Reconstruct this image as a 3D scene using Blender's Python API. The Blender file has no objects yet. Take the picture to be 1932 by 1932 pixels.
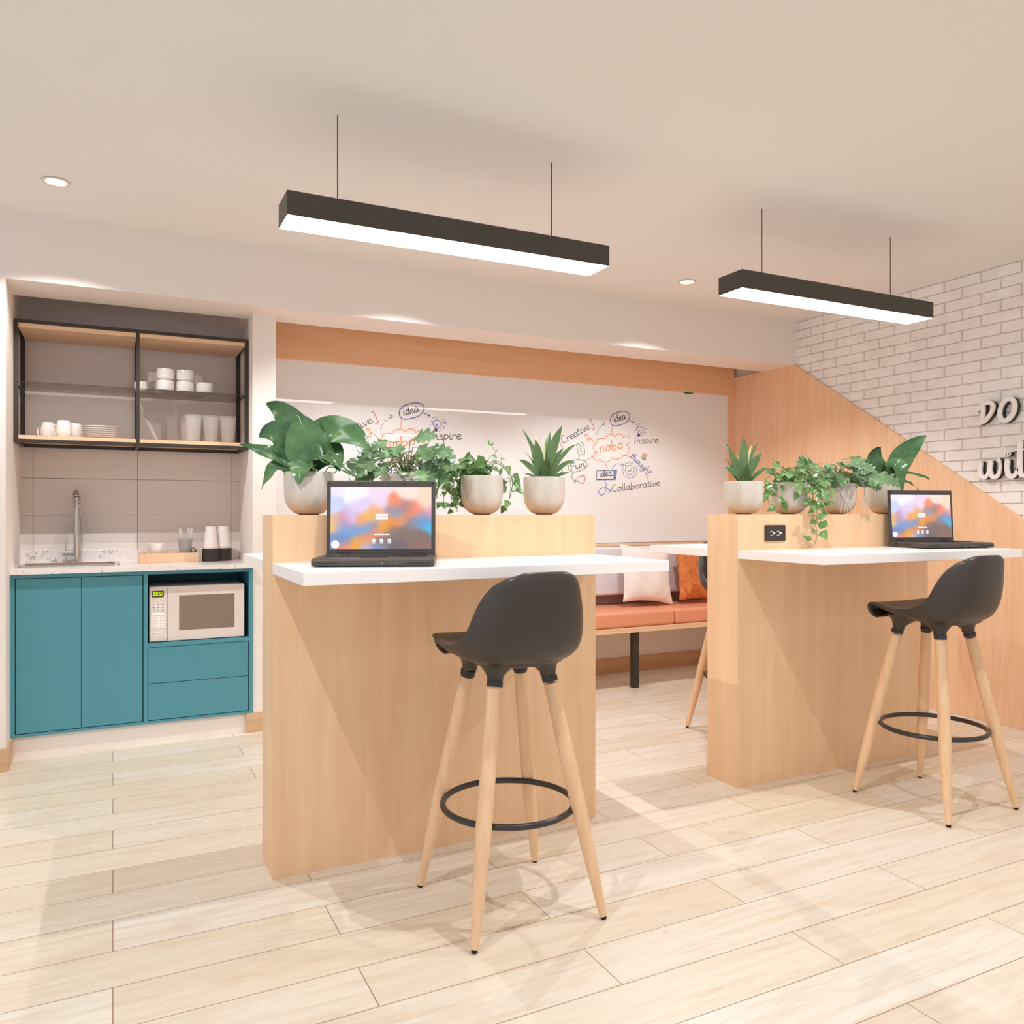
import bpy, math, random
from mathutils import Vector, Matrix
PI = math.pi
C = bpy.context.scene.collection
SC = bpy.context.scene

# ------------------------------------------------------------------ camera, world, light, exposure
FOC = 1519.0
AX = math.atan(3064 / FOC)                       # angle between view axis and the back-wall direction
FW = Vector((math.cos(AX), math.sin(AX), 0)); RT = Vector((math.sin(AX), -math.cos(AX), 0))
cam = bpy.data.cameras.new('camera'); cam.sensor_width = 36; cam.lens = FOC / 1932 * 36
cam.clip_start = 0.05; cam.clip_end = 60
co = bpy.data.objects.new('camera', cam); C.objects.link(co)
co.location = (0, 0, 1.25); co.rotation_euler = (PI / 2, 0, AX - PI / 2)
SC.camera = co
SC.view_settings.view_transform = 'Standard'; SC.view_settings.look = 'None'
SC.view_settings.gamma = 1; SC.view_settings.use_curve_mapping = False
SC.view_settings.exposure = -0.72
SC.cycles.use_denoising = True
SC.cycles.max_bounces = 10; SC.cycles.diffuse_bounces = 7; SC.cycles.glossy_bounces = 4
SC.cycles.transmission_bounces = 8; SC.cycles.transparent_max_bounces = 16
SC.cycles.sample_clamp_indirect = 8; SC.cycles.caustics_reflective = False; SC.cycles.caustics_refractive = False
w = bpy.data.worlds.new('daylight'); SC.world = w; w.use_nodes = True
w.node_tree.nodes['Background'].inputs[0].default_value = (0.91, 1.0, 1.16, 1)
w.node_tree.nodes['Background'].inputs[1].default_value = 1.55

DOWN_X = (-0.223, 1.507, 3.238); DOWN_Y = (1.675, 4.05); CEIL = 2.70
def spot(x, y, z, watt):
    l = bpy.data.lights.new('downlight_beam', 'SPOT'); l.energy = watt; l.color = (1.0, 1.0, 1.02)
    l.spot_size = math.radians(126); l.spot_blend = 0.38; l.shadow_soft_size = 0.008
    o = bpy.data.objects.new('downlight_beam', l); C.objects.link(o); o.location = (x, y, z)
    return o
for _y in DOWN_Y:
    for _x in DOWN_X:
        spot(_x, _y, 2.688, 112)

# ------------------------------------------------------------------ helpers
def srgb(r, g, b):
    f = lambda c: (c / 255 / 12.92) if c <= 10.3 else ((c / 255 + 0.055) / 1.055) ** 2.4
    return (f(r), f(g), f(b), 1)
def material(name, col, rough=0.5, metal=0.0, spec=0.5, trans=0.0, ior=1.45, emit=None, es=0.0, coat=0.0):
    m = bpy.data.materials.new(name); m.use_nodes = True
    b = m.node_tree.nodes['Principled BSDF']
    b.inputs['Base Color'].default_value = col; b.inputs['Roughness'].default_value = rough
    b.inputs['Metallic'].default_value = metal; b.inputs['Specular IOR Level'].default_value = spec
    b.inputs['Transmission Weight'].default_value = trans; b.inputs['IOR'].default_value = ior
    b.inputs['Coat Weight'].default_value = coat
    if emit: b.inputs['Emission Color'].default_value = emit; b.inputs['Emission Strength'].default_value = es
    return m
def nodes(m): return m.node_tree.nodes, m.node_tree.links, m.node_tree.nodes['Principled BSDF']
def coords(m, scale=(1, 1, 1), loc=(0, 0, 0), rot=(0, 0, 0), src='Object'):
    n, l, b = nodes(m)
    tc = n.new('ShaderNodeTexCoord'); mp = n.new('ShaderNodeMapping')
    mp.inputs['Scale'].default_value = scale; mp.inputs['Location'].default_value = loc; mp.inputs['Rotation'].default_value = rot
    l.new(tc.outputs[src], mp.inputs['Vector']); return mp.outputs['Vector']
def noise(m, vec, scale, detail=4, rough=0.5, dist=0.0):
    n, l, b = nodes(m); t = n.new('ShaderNodeTexNoise')
    t.inputs['Scale'].default_value = scale; t.inputs['Detail'].default_value = detail
    t.inputs['Roughness'].default_value = rough; t.inputs['Distortion'].default_value = dist
    l.new(vec, t.inputs['Vector']); return t.outputs['Fac']
def ramp(m, fac, stops):
    n, l, b = nodes(m); r = n.new('ShaderNodeValToRGB'); l.new(fac, r.inputs['Fac'])
    e = r.color_ramp.elements
    while len(e) < len(stops): e.new(0.5)
    for i, (p, c) in enumerate(stops): e[i].position = p; e[i].color = c
    return r.outputs['Color']
def mix(m, a, b_, fac, mode='MIX'):
    n, l, b = nodes(m); x = n.new('ShaderNodeMix'); x.data_type = 'RGBA'; x.blend_type = mode
    for s, v in ((x.inputs[6], a), (x.inputs[7], b_), (x.inputs[0], fac)):
        if isinstance(v, (tuple, float, int)): s.default_value = v
        else: l.new(v, s)
    return x.outputs[2]
def base(m, sock): m.node_tree.links.new(sock, m.node_tree.nodes['Principled BSDF'].inputs['Base Color'])
def bump(m, fac, strength, dist):
    n, l, b = nodes(m); x = n.new('ShaderNodeBump'); x.inputs['Strength'].default_value = strength
    x.inputs['Distance'].default_value = dist; l.new(fac, x.inputs['Height']); l.new(x.outputs[0], b.inputs['Normal'])

def wood(name, c1, c2, axis='z', rough=0.42, k=1.0):
    m = material(name, c1, rough)
    s = {'x': (0.9, 14, 14), 'y': (14, 0.9, 14), 'z': (14, 14, 0.9)}[axis]
    s = tuple(v * k for v in s)
    v = coords(m, s)
    a = noise(m, v, 1.6, 6, 0.62, 0.6); b_ = noise(m, v, 9.0, 3, 0.5)
    v2 = coords(m, tuple(x * 0.22 for x in s)); big = noise(m, v2, 1.3, 2, 0.5, 1.2)
    col = ramp(m, a, [(0.30, c2), (0.68, c1)])
    col = mix(m, col, c2, mix_fac(m, b_, 0.55, 0.8, 0.35))
    col = mix(m, col, c2, mix_fac(m, big, 0.45, 0.75, 0.35))
    base(m, col); return m
def mix_fac(m, fac, lo, hi, amount):
    n, l, b = nodes(m); r = n.new('ShaderNodeMapRange')
    r.inputs[1].default_value = lo; r.inputs[2].default_value = hi; r.inputs[3].default_value = 0; r.inputs[4].default_value = amount
    l.new(fac, r.inputs[0]); return r.outputs[0]

class MB:
    """collects shapes and links them as ONE mesh object"""
    def __init__(s): s.v = []; s.f = []; s.mi = []; s.cur = 0
    def add(s, vs, fs):
        o = len(s.v); s.v += [tuple(v) for v in vs]
        for f in fs: s.f.append(tuple(i + o for i in f)); s.mi.append(s.cur)
        return s
    def box(s, x0, x1, y0, y1, z0, z1):
        return s.add([(x0, y0, z0), (x1, y0, z0), (x1, y1, z0), (x0, y1, z0), (x0, y0, z1), (x1, y0, z1), (x1, y1, z1), (x0, y1, z1)],
                     [(0, 3, 2, 1), (4, 5, 6, 7), (0, 1, 5, 4), (1, 2, 6, 5), (2, 3, 7, 6), (3, 0, 4, 7)])
    def prism(s, poly, axis, a, b):
        def P(p, h): return {'z': (p[0], p[1], h), 'x': (h, p[0], p[1]), 'y': (p[0], h, p[1])}[axis]
        n = len(poly)
        return s.add([P(p, a) for p in poly] + [P(p, b) for p in poly],
                     [tuple(range(n))[::-1], tuple(range(n, 2 * n))] + [(i, (i + 1) % n, n + (i + 1) % n, n + i) for i in range(n)])
    def tube(s, pts, r, n=10, cap=True, closed=False):
        pts = [Vector(p) for p in pts]; m = len(pts)
        rs = r if isinstance(r, (list, tuple)) else [r] * m
        ref = None; vs = []
        for i, p in enumerate(pts):
            if closed: t = pts[(i + 1) % m] - pts[i - 1]
            else: t = pts[min(i + 1, m - 1)] - pts[max(i - 1, 0)]
            t.normalize()
            if ref is None:
                ref = t.orthogonal().normalized()
            ref = (ref - t * ref.dot(t)).normalized(); bi = t.cross(ref)
            for k in range(n):
                a = 2 * PI * k / n; vs.append(p + (ref * math.cos(a) + bi * math.sin(a)) * rs[i])
        fs = []
        for i in range(m if closed else m - 1):
            j = (i + 1) % m
            for k in range(n): fs.append((i * n + k, i * n + (k + 1) % n, j * n + (k + 1) % n, j * n + k))
        if cap and not closed: fs += [tuple(range(n))[::-1], tuple(range((m - 1) * n, m * n))]
        return s.add(vs, fs)
    def lathe(s, prof, cx=0, cy=0, cz=0, n=32, close=False):
        vs = []; fs = []; m = len(prof)
        for (r, z) in prof:
            for k in range(n):
                a = 2 * PI * k / n; vs.append((cx + r * math.cos(a), cy + r * math.sin(a), cz + z))
        for i in range(m - 1 + (1 if close else 0)):
            j = (i + 1) % m
            for k in range(n): fs.append((i * n + k, i * n + (k + 1) % n, j * n + (k + 1) % n, j * n + k))
        if not close:
            if prof[0][0] > 1e-5: fs.append(tuple(range(n))[::-1])
            if prof[-1][0] > 1e-5: fs.append(tuple(range((m - 1) * n, m * n)))
        return s.add(vs, fs)
    def grid(s, rows, close_u=False):
        m = len(rows); n = len(rows[0]); vs = [p for r in rows for p in r]; fs = []
        for i in range(m - 1):
            for k in range(n if close_u else n - 1):
                k2 = (k + 1) % n; fs.append((i * n + k, i * n + k2, (i + 1) * n + k2, (i + 1) * n + k))
        return s.add(vs, fs)
    def ribbon(s, pts, wd, plane='y', at=0.0, th=0.0008):
        """flat stroke with round joins in a wall plane; pts are (a, z)"""
        h = wd / 2
        for n_, (a, b) in enumerate(zip(pts[:-1], pts[1:])):
            dx, dy = b[0] - a[0], b[1] - a[1]; L = math.hypot(dx, dy)
            if L < 1e-6: continue
            nx, ny = -dy / L * h, dx / L * h
            q = [(a[0] + nx, a[1] + ny), (a[0] - nx, a[1] - ny), (b[0] - nx, b[1] - ny), (b[0] + nx, b[1] + ny)]
            s.add([(p[0], at - (n_ % 12) * 4e-5, p[1]) for p in q], [(0, 1, 2, 3)])
        for n_, p in enumerate(pts):
            s.add([(p[0] + h * math.cos(k * PI / 3), at - 0.00002 - (n_ % 12) * 4e-5, p[1] + h * math.sin(k * PI / 3)) for k in range(6)], [tuple(range(6))])
        return s
    def build(s, name, mat, parent=None, bevel=0, smooth=True, ang=35, solid=0, sub=0, seg=2, loc=None):
        me = bpy.data.meshes.new(name); me.from_pydata(s.v, [], s.f)
        mats = mat if isinstance(mat, (list, tuple)) else [mat]
        for q in mats: me.materials.append(q)
        if len(mats) > 1:
            for p, k in zip(me.polygons, s.mi): p.material_index = k
        if smooth:
            me.polygons.foreach_set('use_smooth', [True] * len(me.polygons))
            me.set_sharp_from_angle(angle=math.radians(ang))
        me.update()
        o = bpy.data.objects.new(name, me); C.objects.link(o)
        if parent: o.parent = parent
        if loc: o.location = loc
        if solid:
            q = o.modifiers.new('solid', 'SOLIDIFY'); q.thickness = solid; q.offset = 0
        if bevel:
            q = o.modifiers.new('bevel', 'BEVEL'); q.width = bevel; q.segments = seg; q.limit_method = 'ANGLE'; q.angle_limit = math.radians(40)
        if sub:
            q = o.modifiers.new('sub', 'SUBSURF'); q.levels = sub; q.render_levels = sub
        return o
def thing(name, label, cat, loc=(0, 0, 0), rz=0, group=None):
    o = bpy.data.objects.new(name, None); C.objects.link(o); o.empty_display_size = 0.05
    o.location = loc; o.rotation_euler = (0, 0, rz); tag(o, label, cat, group); return o
def tag(o, label, cat, group=None):
    o['label'] = label; o['category'] = cat
    if group: o['group'] = group
    return o
def struct(mb, name, mat, **k):
    o = mb.build(name, mat, **k); o['kind'] = 'structure'; return o
def dup(root, loc, rz=None, label=None, parent=None):
    kids = {}
    for o in bpy.data.objects:
        if o.parent: kids.setdefault(o.parent, []).append(o)
    def cp(o, par):
        c = o.copy(); C.objects.link(c); c.parent = par
        for ch in kids.get(o, []): cp(ch, c)
        return c
    r = cp(root, parent); r.location = loc
    if rz is not None: r.rotation_euler = (0, 0, rz)
    if label: r['label'] = label
    return r
def box(name, mat, a, parent=None, bevel=0, **k): return MB().box(*a).build(name, mat, parent, bevel=bevel, smooth=bevel > 0, **k)

# ------------------------------------------------------------------ materials
M = {}
M['ceiling'] = material('ceiling_paint', srgb(236, 234, 231), 0.9)
M['paint'] = material('wall_paint', srgb(240, 231, 224), 0.85)
bump(M['paint'], noise(M['paint'], coords(M['paint']), 130, 3, 0.6), 0.35, 0.004)
M['flat_paint'] = material('smooth_wall_paint', srgb(240, 231, 224), 0.8)
M['wood'] = wood('maple_veneer', srgb(241, 206, 166), srgb(231, 189, 147), 'z', 0.42, 0.75)
M['wood_warm'] = wood('warm_veneer', srgb(246, 208, 170), srgb(234, 186, 144), 'z', 0.45, 1.4)
M['wood_beam'] = wood('warm_veneer_along', srgb(244, 200, 158), srgb(236, 184, 138), 'x', 0.45)
M['wood_pale'] = wood('pale_board', srgb(240, 205, 170), srgb(228, 186, 148), 'x', 0.45)
M['leg_wood'] = wood('beech_leg', srgb(240, 204, 166), srgb(228, 184, 140), 'z', 0.4, 2.0)
M['base_wood'] = wood('baseboard_wood', srgb(218, 184, 150), srgb(198, 160, 122), 'x', 0.5)
M['white_top'] = material('white_laminate', srgb(246, 240, 236), 0.35)
M['black'] = material('black_powder_coat', srgb(58, 50, 43), 0.45)
M['pend'] = material('dark_bronze_metal', srgb(72, 66, 58), 0.42)
M['plastic'] = material('dark_shell_plastic', srgb(64, 56, 50), 0.34)
M['collar'] = material('collar_plastic', srgb(48, 46, 46), 0.4)
M['ring'] = material('ring_metal', srgb(66, 60, 57), 0.3, 0.3)
M['rubber'] = material('rubber', srgb(28, 28, 28), 0.7)
M['teal'] = material('teal_lacquer', srgb(80, 148, 162), 0.42)
M['gap'] = material('gap_shade', srgb(12, 24, 26), 0.8)
M['ceramic'] = material('white_ceramic', srgb(242, 236, 231), 0.15, coat=0.3)
M['paper'] = material('paper_cup', srgb(243, 236, 231), 0.7)
M['glass'] = material('clear_glass', srgb(236, 230, 224), 0.05); M['glass'].node_tree.nodes['Principled BSDF'].inputs['Alpha'].default_value = 0.17
M['smoke'] = material('smoked_glass', srgb(70, 52, 42), 0.03); M['smoke'].node_tree.nodes['Principled BSDF'].inputs['Alpha'].default_value = 0.45
M['steel'] = material('brushed_steel', srgb(205, 200, 195), 0.22, 1.0)
M['bowl'] = material('sink_steel', srgb(190, 182, 172), 0.3, 1.0)
M['laptop'] = material('laptop_plastic', srgb(74, 69, 64), 0.38)
M['laptop_dark'] = material('laptop_dark', srgb(30, 28, 28), 0.5)
M['grey_fab'] = material('grey_upholstery', srgb(226, 226, 232), 0.85)
M['orange'] = material('orange_leather', srgb(230, 156, 122), 0.42)
M['micro'] = material('microwave_body', srgb(232, 220, 212), 0.35)
M['micro_win'] = material('microwave_glass', srgb(140, 124, 112), 0.12)
M['lcd'] = material('lcd_panel', srgb(60, 76, 10), 0.4)
M['digit'] = material('lcd_digit', srgb(230, 255, 0), 0.4, emit=srgb(225, 255, 0), es=1.6)
M['white_print_glow'] = material('white_print_glow', srgb(250, 248, 246), 0.5, emit=srgb(250, 248, 246), es=0.25)  # print brightened by a faint added glow, no lamp in it
M['grey_print'] = material('grey_print', srgb(150, 140, 134), 0.5)
M['board'] = material('whiteboard_gloss', srgb(240, 240, 240), 0.006, spec=0.9)
M['lamp'] = material('lamp_diffuser', (1, 1, 1, 1), 0.5, emit=(1.0, 0.99, 0.98, 1), es=10.0)
M['spot_lens'] = material('downlight_lens', (1, 1, 1, 1), 0.5, emit=(1.0, 0.93, 0.84, 1), es=6.0)
M['trim_white'] = material('downlight_trim', srgb(225, 212, 198), 0.4)
M['sign_face'] = material('sign_letter_face', srgb(246, 240, 235), 0.6)
M['sign_dark'] = material('sign_letter_back', srgb(60, 51, 45), 0.6)
M['soil'] = material('potting_soil', srgb(70, 52, 40), 0.95)
M['root'] = material('grey_roots', srgb(196, 186, 182), 0.7)
M['blue_tag'] = material('blue_tag', srgb(30, 130, 215), 0.4)
M['gap_brown'] = material('shaded_gap_brown', srgb(150, 128, 118), 0.8)

m = M['counter'] = material('speckled_quartz', srgb(240, 233, 229), 0.22)
v = coords(m); n1 = noise(m, v, 38, 5, 0.7, 0.4); n2 = noise(m, v, 9, 2, 0.5)
sp = ramp(m, n1, [(0.0, (0.30, 0.28, 0.28, 1)), (0.37, (0.42, 0.40, 0.40, 1)), (0.425, srgb(240, 233, 229)), (1.0, srgb(240, 233, 229))])
base(m, mix(m, srgb(240, 233, 229), sp, mix_fac(m, n2, 0.36, 0.50, 1.0)))

m = M['concrete'] = material('pale_concrete', srgb(205, 196, 184), 0.75)
v = coords(m); a_ = noise(m, coords(m, (1, 1, 0.35)), 14, 5, 0.6); b_ = noise(m, v, 60, 3, 0.6)
col = ramp(m, a_, [(0.3, srgb(192, 182, 168)), (0.7, srgb(216, 208, 197))])
g_, l_, _b = nodes(m); sx = g_.new('ShaderNodeSeparateXYZ'); l_.new(coords(m), sx.inputs[0])
stain = mix_fac(m, sx.outputs[2], 0.062, 0.0, 0.7)      # tea-coloured stain round the foot of the bowl
base(m, mix(m, col, srgb(196, 160, 128), stain)); bump(m, b_, 0.12, 0.002)

m = M['floor'] = material('pale_plank_tiles', srgb(232, 212, 190), 0.36)
n_, l_, b_ = nodes(m)
br = n_.new('ShaderNodeTexBrick'); l_.new(coords(m, loc=(0, -0.027, 0)), br.inputs['Vector'])
br.offset = 0.5; br.offset_frequency = 2
for k_, v_ in (('Scale', 1.0), ('Mortar Size', 0.0016), ('Mortar Smooth', 0.1), ('Bias', 0.0), ('Brick Width', 1.207), ('Row Height', 0.1945)): br.inputs[k_].default_value = v_
br.inputs['Color1'].default_value = srgb(224, 212, 190); br.inputs['Color2'].default_value = srgb(231, 226, 216)
br.inputs['Mortar'].default_value = srgb(160, 130, 112)
gv = coords(m, (1.6, 26, 1)); g1 = noise(m, gv, 1.4, 7, 0.65, 0.5); g2 = noise(m, coords(m, (5, 60, 1)), 2.0, 4, 0.6)
g3 = noise(m, coords(m, (1.2, 4, 1)), 1.5, 3, 0.6, 0.8)
col = mix(m, br.outputs['Color'], srgb(206, 184, 154), mix_fac(m, g1, 0.45, 0.78, 0.75))
col = mix(m, col, srgb(248, 236, 222), mix_fac(m, g2, 0.56, 0.72, 0.6))
col = mix(m, col, srgb(212, 188, 158), mix_fac(m, g3, 0.5, 0.75, 0.5))
kn = n_.new('ShaderNodeTexVoronoi'); kn.inputs['Scale'].default_value = 1.0; l_.new(coords(m, (1.6, 3.1, 1), (0.3, 0.2, 0)), kn.inputs['Vector'])
col = mix(m, col, srgb(176, 132, 92), mix_fac(m, kn.outputs['Distance'], 0.035, 0.0, 0.6))
col = mix(m, col, srgb(160, 130, 112), br.outputs['Fac'])
base(m, col)
bump(m, br.outputs['Fac'], -0.4, 0.002)

M['mortar'] = material('brick_joint', srgb(228, 216, 206), 0.9)
m = M['brick'] = material('painted_brick', srgb(224, 210, 200), 0.8)
v = coords(m); p1 = noise(m, v, 24, 5, 0.65); p2 = noise(m, v, 7, 3, 0.5); p3 = noise(m, v, 42, 4, 0.7)
col = ramp(m, p2, [(0.3, srgb(240, 234, 229)), (0.7, srgb(249, 245, 241))])
col = mix(m, col, srgb(150, 132, 120), mix_fac(m, p3, 0.70, 0.76, 0.55))
base(m, col); bump(m, p1, 0.5, 0.006)

m = M['tile'] = material('taupe_wall_tile', srgb(222, 212, 205), 0.35)

m = M['linen'] = material('white_linen', srgb(240, 232, 228), 0.95)
v = coords(m); nz = noise(m, v, 260, 2, 0.5); base(m, ramp(m, nz, [(0.35, srgb(226, 216, 212)), (0.6, srgb(250, 244, 240))])); bump(m, nz, 0.3, 0.002)
m = M['velvet'] = material('rust_velvet', srgb(210, 116, 56), 0.75)
v = coords(m); nz = noise(m, v, 16, 5, 0.6, 1.2); base(m, ramp(m, nz, [(0.35, srgb(194, 100, 44)), (0.65, srgb(222, 140, 78))])); bump(m, nz, 0.4, 0.006)
M['stool_collar'] = M['collar']
def leaf_mat(name, c1, c2, rough):
    m = material(name, c1, rough); nz = noise(m, coords(m), 12, 3, 0.5)
    base(m, ramp(m, nz, [(0.3, c2), (0.7, c1)])); return m
M['leaf_dark'] = leaf_mat('dark_glossy_leaf', srgb(98, 134, 88), srgb(58, 96, 58), 0.2)
M['leaf_mid'] = leaf_mat('mid_green_leaf', srgb(104, 138, 84), srgb(84, 122, 72), 0.28)
M['leaf_vine'] = leaf_mat('vine_leaf', srgb(124, 162, 94), srgb(84, 124, 68), 0.28)
M['leaf_lobed'] = leaf_mat('lobed_leaf', srgb(122, 156, 108), srgb(80, 116, 76), 0.25)
M['leaf_agave'] = leaf_mat('agave_leaf', srgb(108, 136, 86), srgb(84, 112, 68), 0.3)
M['leaf_pale'] = material('pale_leaf', srgb(226, 222, 176), 0.5)
M['stem'] = material('plant_stem', srgb(120, 132, 84), 0.6)
INK = [material('ink_' + n, c, 0.5) for n, c in (('black', srgb(45, 35, 32)), ('orange', srgb(240, 130, 50)), ('purple', srgb(92, 52, 150)),
       ('red', srgb(215, 60, 65)), ('green', srgb(30, 140, 90)), ('blue', srgb(60, 115, 175)))]
# ------------------------------------------------------------------ the setting
XL, XR, XB = -4.6, 4.70, 5.28          # left limit, brick wall plane, back wall plane
YF = -3.4
struct(MB().box(XL, XR + 0.2, YF, XB + 0.2, -0.1, 0.0), 'floor', M['floor'], smooth=False)
struct(MB().box(XL, XR + 0.2, YF, XB + 0.2, CEIL, CEIL + 0.1), 'ceiling', M['ceiling'], smooth=False)
struct(MB().box(XL, -0.463, 4.56, XB + 0.2, 0, CEIL), 'wall_left', M['paint'], smooth=False)
struct(MB().box(-0.463, 0.80, XB, XB + 0.2, 0, CEIL), 'wall_kitchen', M['flat_paint'], smooth=False)
struct(MB().box(0.80, XR, XB, XB + 0.2, 0, CEIL), 'wall_back', M['flat_paint'], smooth=False)
struct(MB().box(0.711, 0.84, 4.75, XB, 0, 2.377), 'wall_middle', M['flat_paint'], smooth=False)
struct(MB().box(-0.463, XR, 4.56, 4.895, 2.377, CEIL), 'trim_1', M['flat_paint'], smooth=False)
# brick wall: every brick stands proud of the joint
rnd = random.Random(3)
b = MB().box(XR, XR + 0.2, YF, XB, 0, CEIL)
RH, RL = 0.0667, 0.2405
k = 0; z1 = 2.700
while z1 > 0:
    off = 0.0 if k % 2 else -0.121
    y = 4.56
    e = [4.415 + off - RL * i for i in range(-2, 30)]
    for i in range(len(e) - 1):
        ya, yb = e[i + 1], e[i]
        ya = max(ya, YF); yb = min(yb, 4.575)
        if yb - ya < 0.03: continue
        j = 0.0042
        y0, y1 = ya + j, yb - j; za, zb = z1 - RH + j * 0.45 + rnd.uniform(-.0008, .0008), z1 - j * 0.35 + rnd.uniform(-.0008, .0008)
        if za < 0: continue
        b.cur = 1
        d = XR - 0.010 - rnd.uniform(0, 0.003); c = 0.0025
        b.add([(XR, y0, za), (XR, y1, za), (XR, y1, zb), (XR, y0, zb), (d, y0 + c, za + c), (d, y1 - c, za + c), (d, y1 - c, zb - c), (d, y0 + c, zb - c)],
              [(0, 1, 5, 4), (1, 2, 6, 5), (2, 3, 7, 6), (3, 0, 4, 7), (4, 5, 6, 7)])
    z1 -= RH; k += 1
struct(b, 'wall_right', [M['mortar'], M['brick']], smooth=False)
# sloping timber cladding at the foot of the stair line, in front of the bricks
struct(MB().prism([(XB, 0), (XB, 2.377), (4.567, 2.383), (2.826, 1.205), (1.05, 0.004), (1.05, 0)], 'x', 4.668, 4.694),
       'trim_2', M['wood_warm'], bevel=0.004)
struct(MB().box(0.84, 4.668, 5.22, XB, 2.225, 2.378 + 0.25), 'trim_3', M['wood_beam'], smooth=False)
struct(MB().box(4.614, 4.668, 5.235, XB, 0, 2.225), 'trim_4', M['wood_warm'], smooth=False)
# wood skirting
struct(MB().box(XL, -0.463, 4.548, 4.56, 0, 0.112).box(-0.463, -0.451, 4.548, 4.758, 0, 0.112), 'baseboard_left', M['base_wood'], smooth=False)
struct(MB().box(0.676, 0.84, 4.738, 4.75, 0, 0.112).box(0.84, 0.852, 4.738, XB, 0, 0.112), 'baseboard_middle', M['base_wood'], smooth=False)
struct(MB().box(0.852, 3.43, 5.268, XB, 0, 0.112).box(3.433, 4.668, 5.268, XB, 0, 0.112), 'baseboard_back', M['base_wood'], smooth=False)
# kitchen tiling: big taupe slabs with thin joints (real gaps over a dark bed), pale band at the foot painted as a reflection
b = MB(); xs = [-0.463, -0.403, 0.132, 0.665, 0.711]; zs = [1.066, 1.232, 1.442, 1.63]
b.box(-0.463, 0.711, 5.272, 5.279, 1.63, 2.66)
for i in range(4):
    for j in range(3):
        g = 0.0011
        b.box(xs[i] + (g if i else 0), xs[i + 1] - (g if i < 3 else 0), 5.272, 5.279, zs[j] + (g if j else 0), zs[j + 1] - (g if j < 2 else 0))
struct(b, 'trim_5', M['tile'], smooth=False)
M['joint'] = material('tile_joint', srgb(120, 106, 98), 0.9)
struct(MB().box(-0.463, 0.711, 5.2785, 5.2795, 1.0, 2.66), 'trim_6', M['joint'], smooth=False)
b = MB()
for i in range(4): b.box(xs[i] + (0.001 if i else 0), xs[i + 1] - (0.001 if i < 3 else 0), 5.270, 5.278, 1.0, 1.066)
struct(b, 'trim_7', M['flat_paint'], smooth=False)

# ------------------------------------------------------------------ dividers and worktops
def divider(x, label):
    t = thing('wooden_divider', label, 'divider', (x, 2.808, 0), 0, 'maple dividers carrying the planters')
    box('body', M['wood'], (0, 1.289, 0, 0.207, 0, 1.239), t)
    return t
divider(0.4855, 'pale maple divider wall nearest the kitchen, behind the first bar stool')
d2 = divider(2.531, 'pale maple divider wall by the sloping wood cladding, with black power outlet')
o_ = thing('power_outlet', 'small black double power outlet set in the front of a maple divider', 'outlet', (2.752, 2.808, 1.152))
MB().box(-0.0615, 0.0615, -0.009, 0, -0.037, 0.037).build('cover_plate', M['black'], o_, bevel=0.002)
for dx in (-0.016, 0.024):
    b = MB(); b2 = MB()
    b.tube([(dx + 0.006, -0.0088, -0.0), (dx + 0.006, -0.0098, -0.0)], 0.0048, 12)
    for dz in (-0.009, 0.009): b2.box(dx - 0.017, dx - 0.002, -0.0096, -0.0088, dz - 0.0008, dz + 0.0008)
    b2.box(dx - 0.002, dx - 0.0008, -0.0096, -0.0088, -0.006, 0.006)
    b.build('socket_hole', M['white_print_glow'], o_, smooth=False); b2.build('socket_slot', M['white_print_glow'], o_, smooth=False)
def top(x, y0, y1, label):
    t = MB().box(0, 1.289, 0, y1 - y0, -0.0385, 0).build('worktop', M['white_top'], None, bevel=0.0015, loc=(x, y0, 1.077))
    return tag(t, label, 'worktop', 'white worktops fixed to the dividers')
top(0.4855, 2.318, 2.808, 'white worktop shelf carrying the nearer laptop, in front of the first divider')
top(2.531, 2.318, 2.808, 'white worktop shelf carrying the farther laptop, in front of the second divider')
top(0.4855, 3.0145, 3.488, 'white worktop behind the first divider, its end poking out toward the kitchen')
top(2.531, 3.0145, 3.475, 'white worktop behind the second divider, above the rust cushion and bench')

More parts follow.
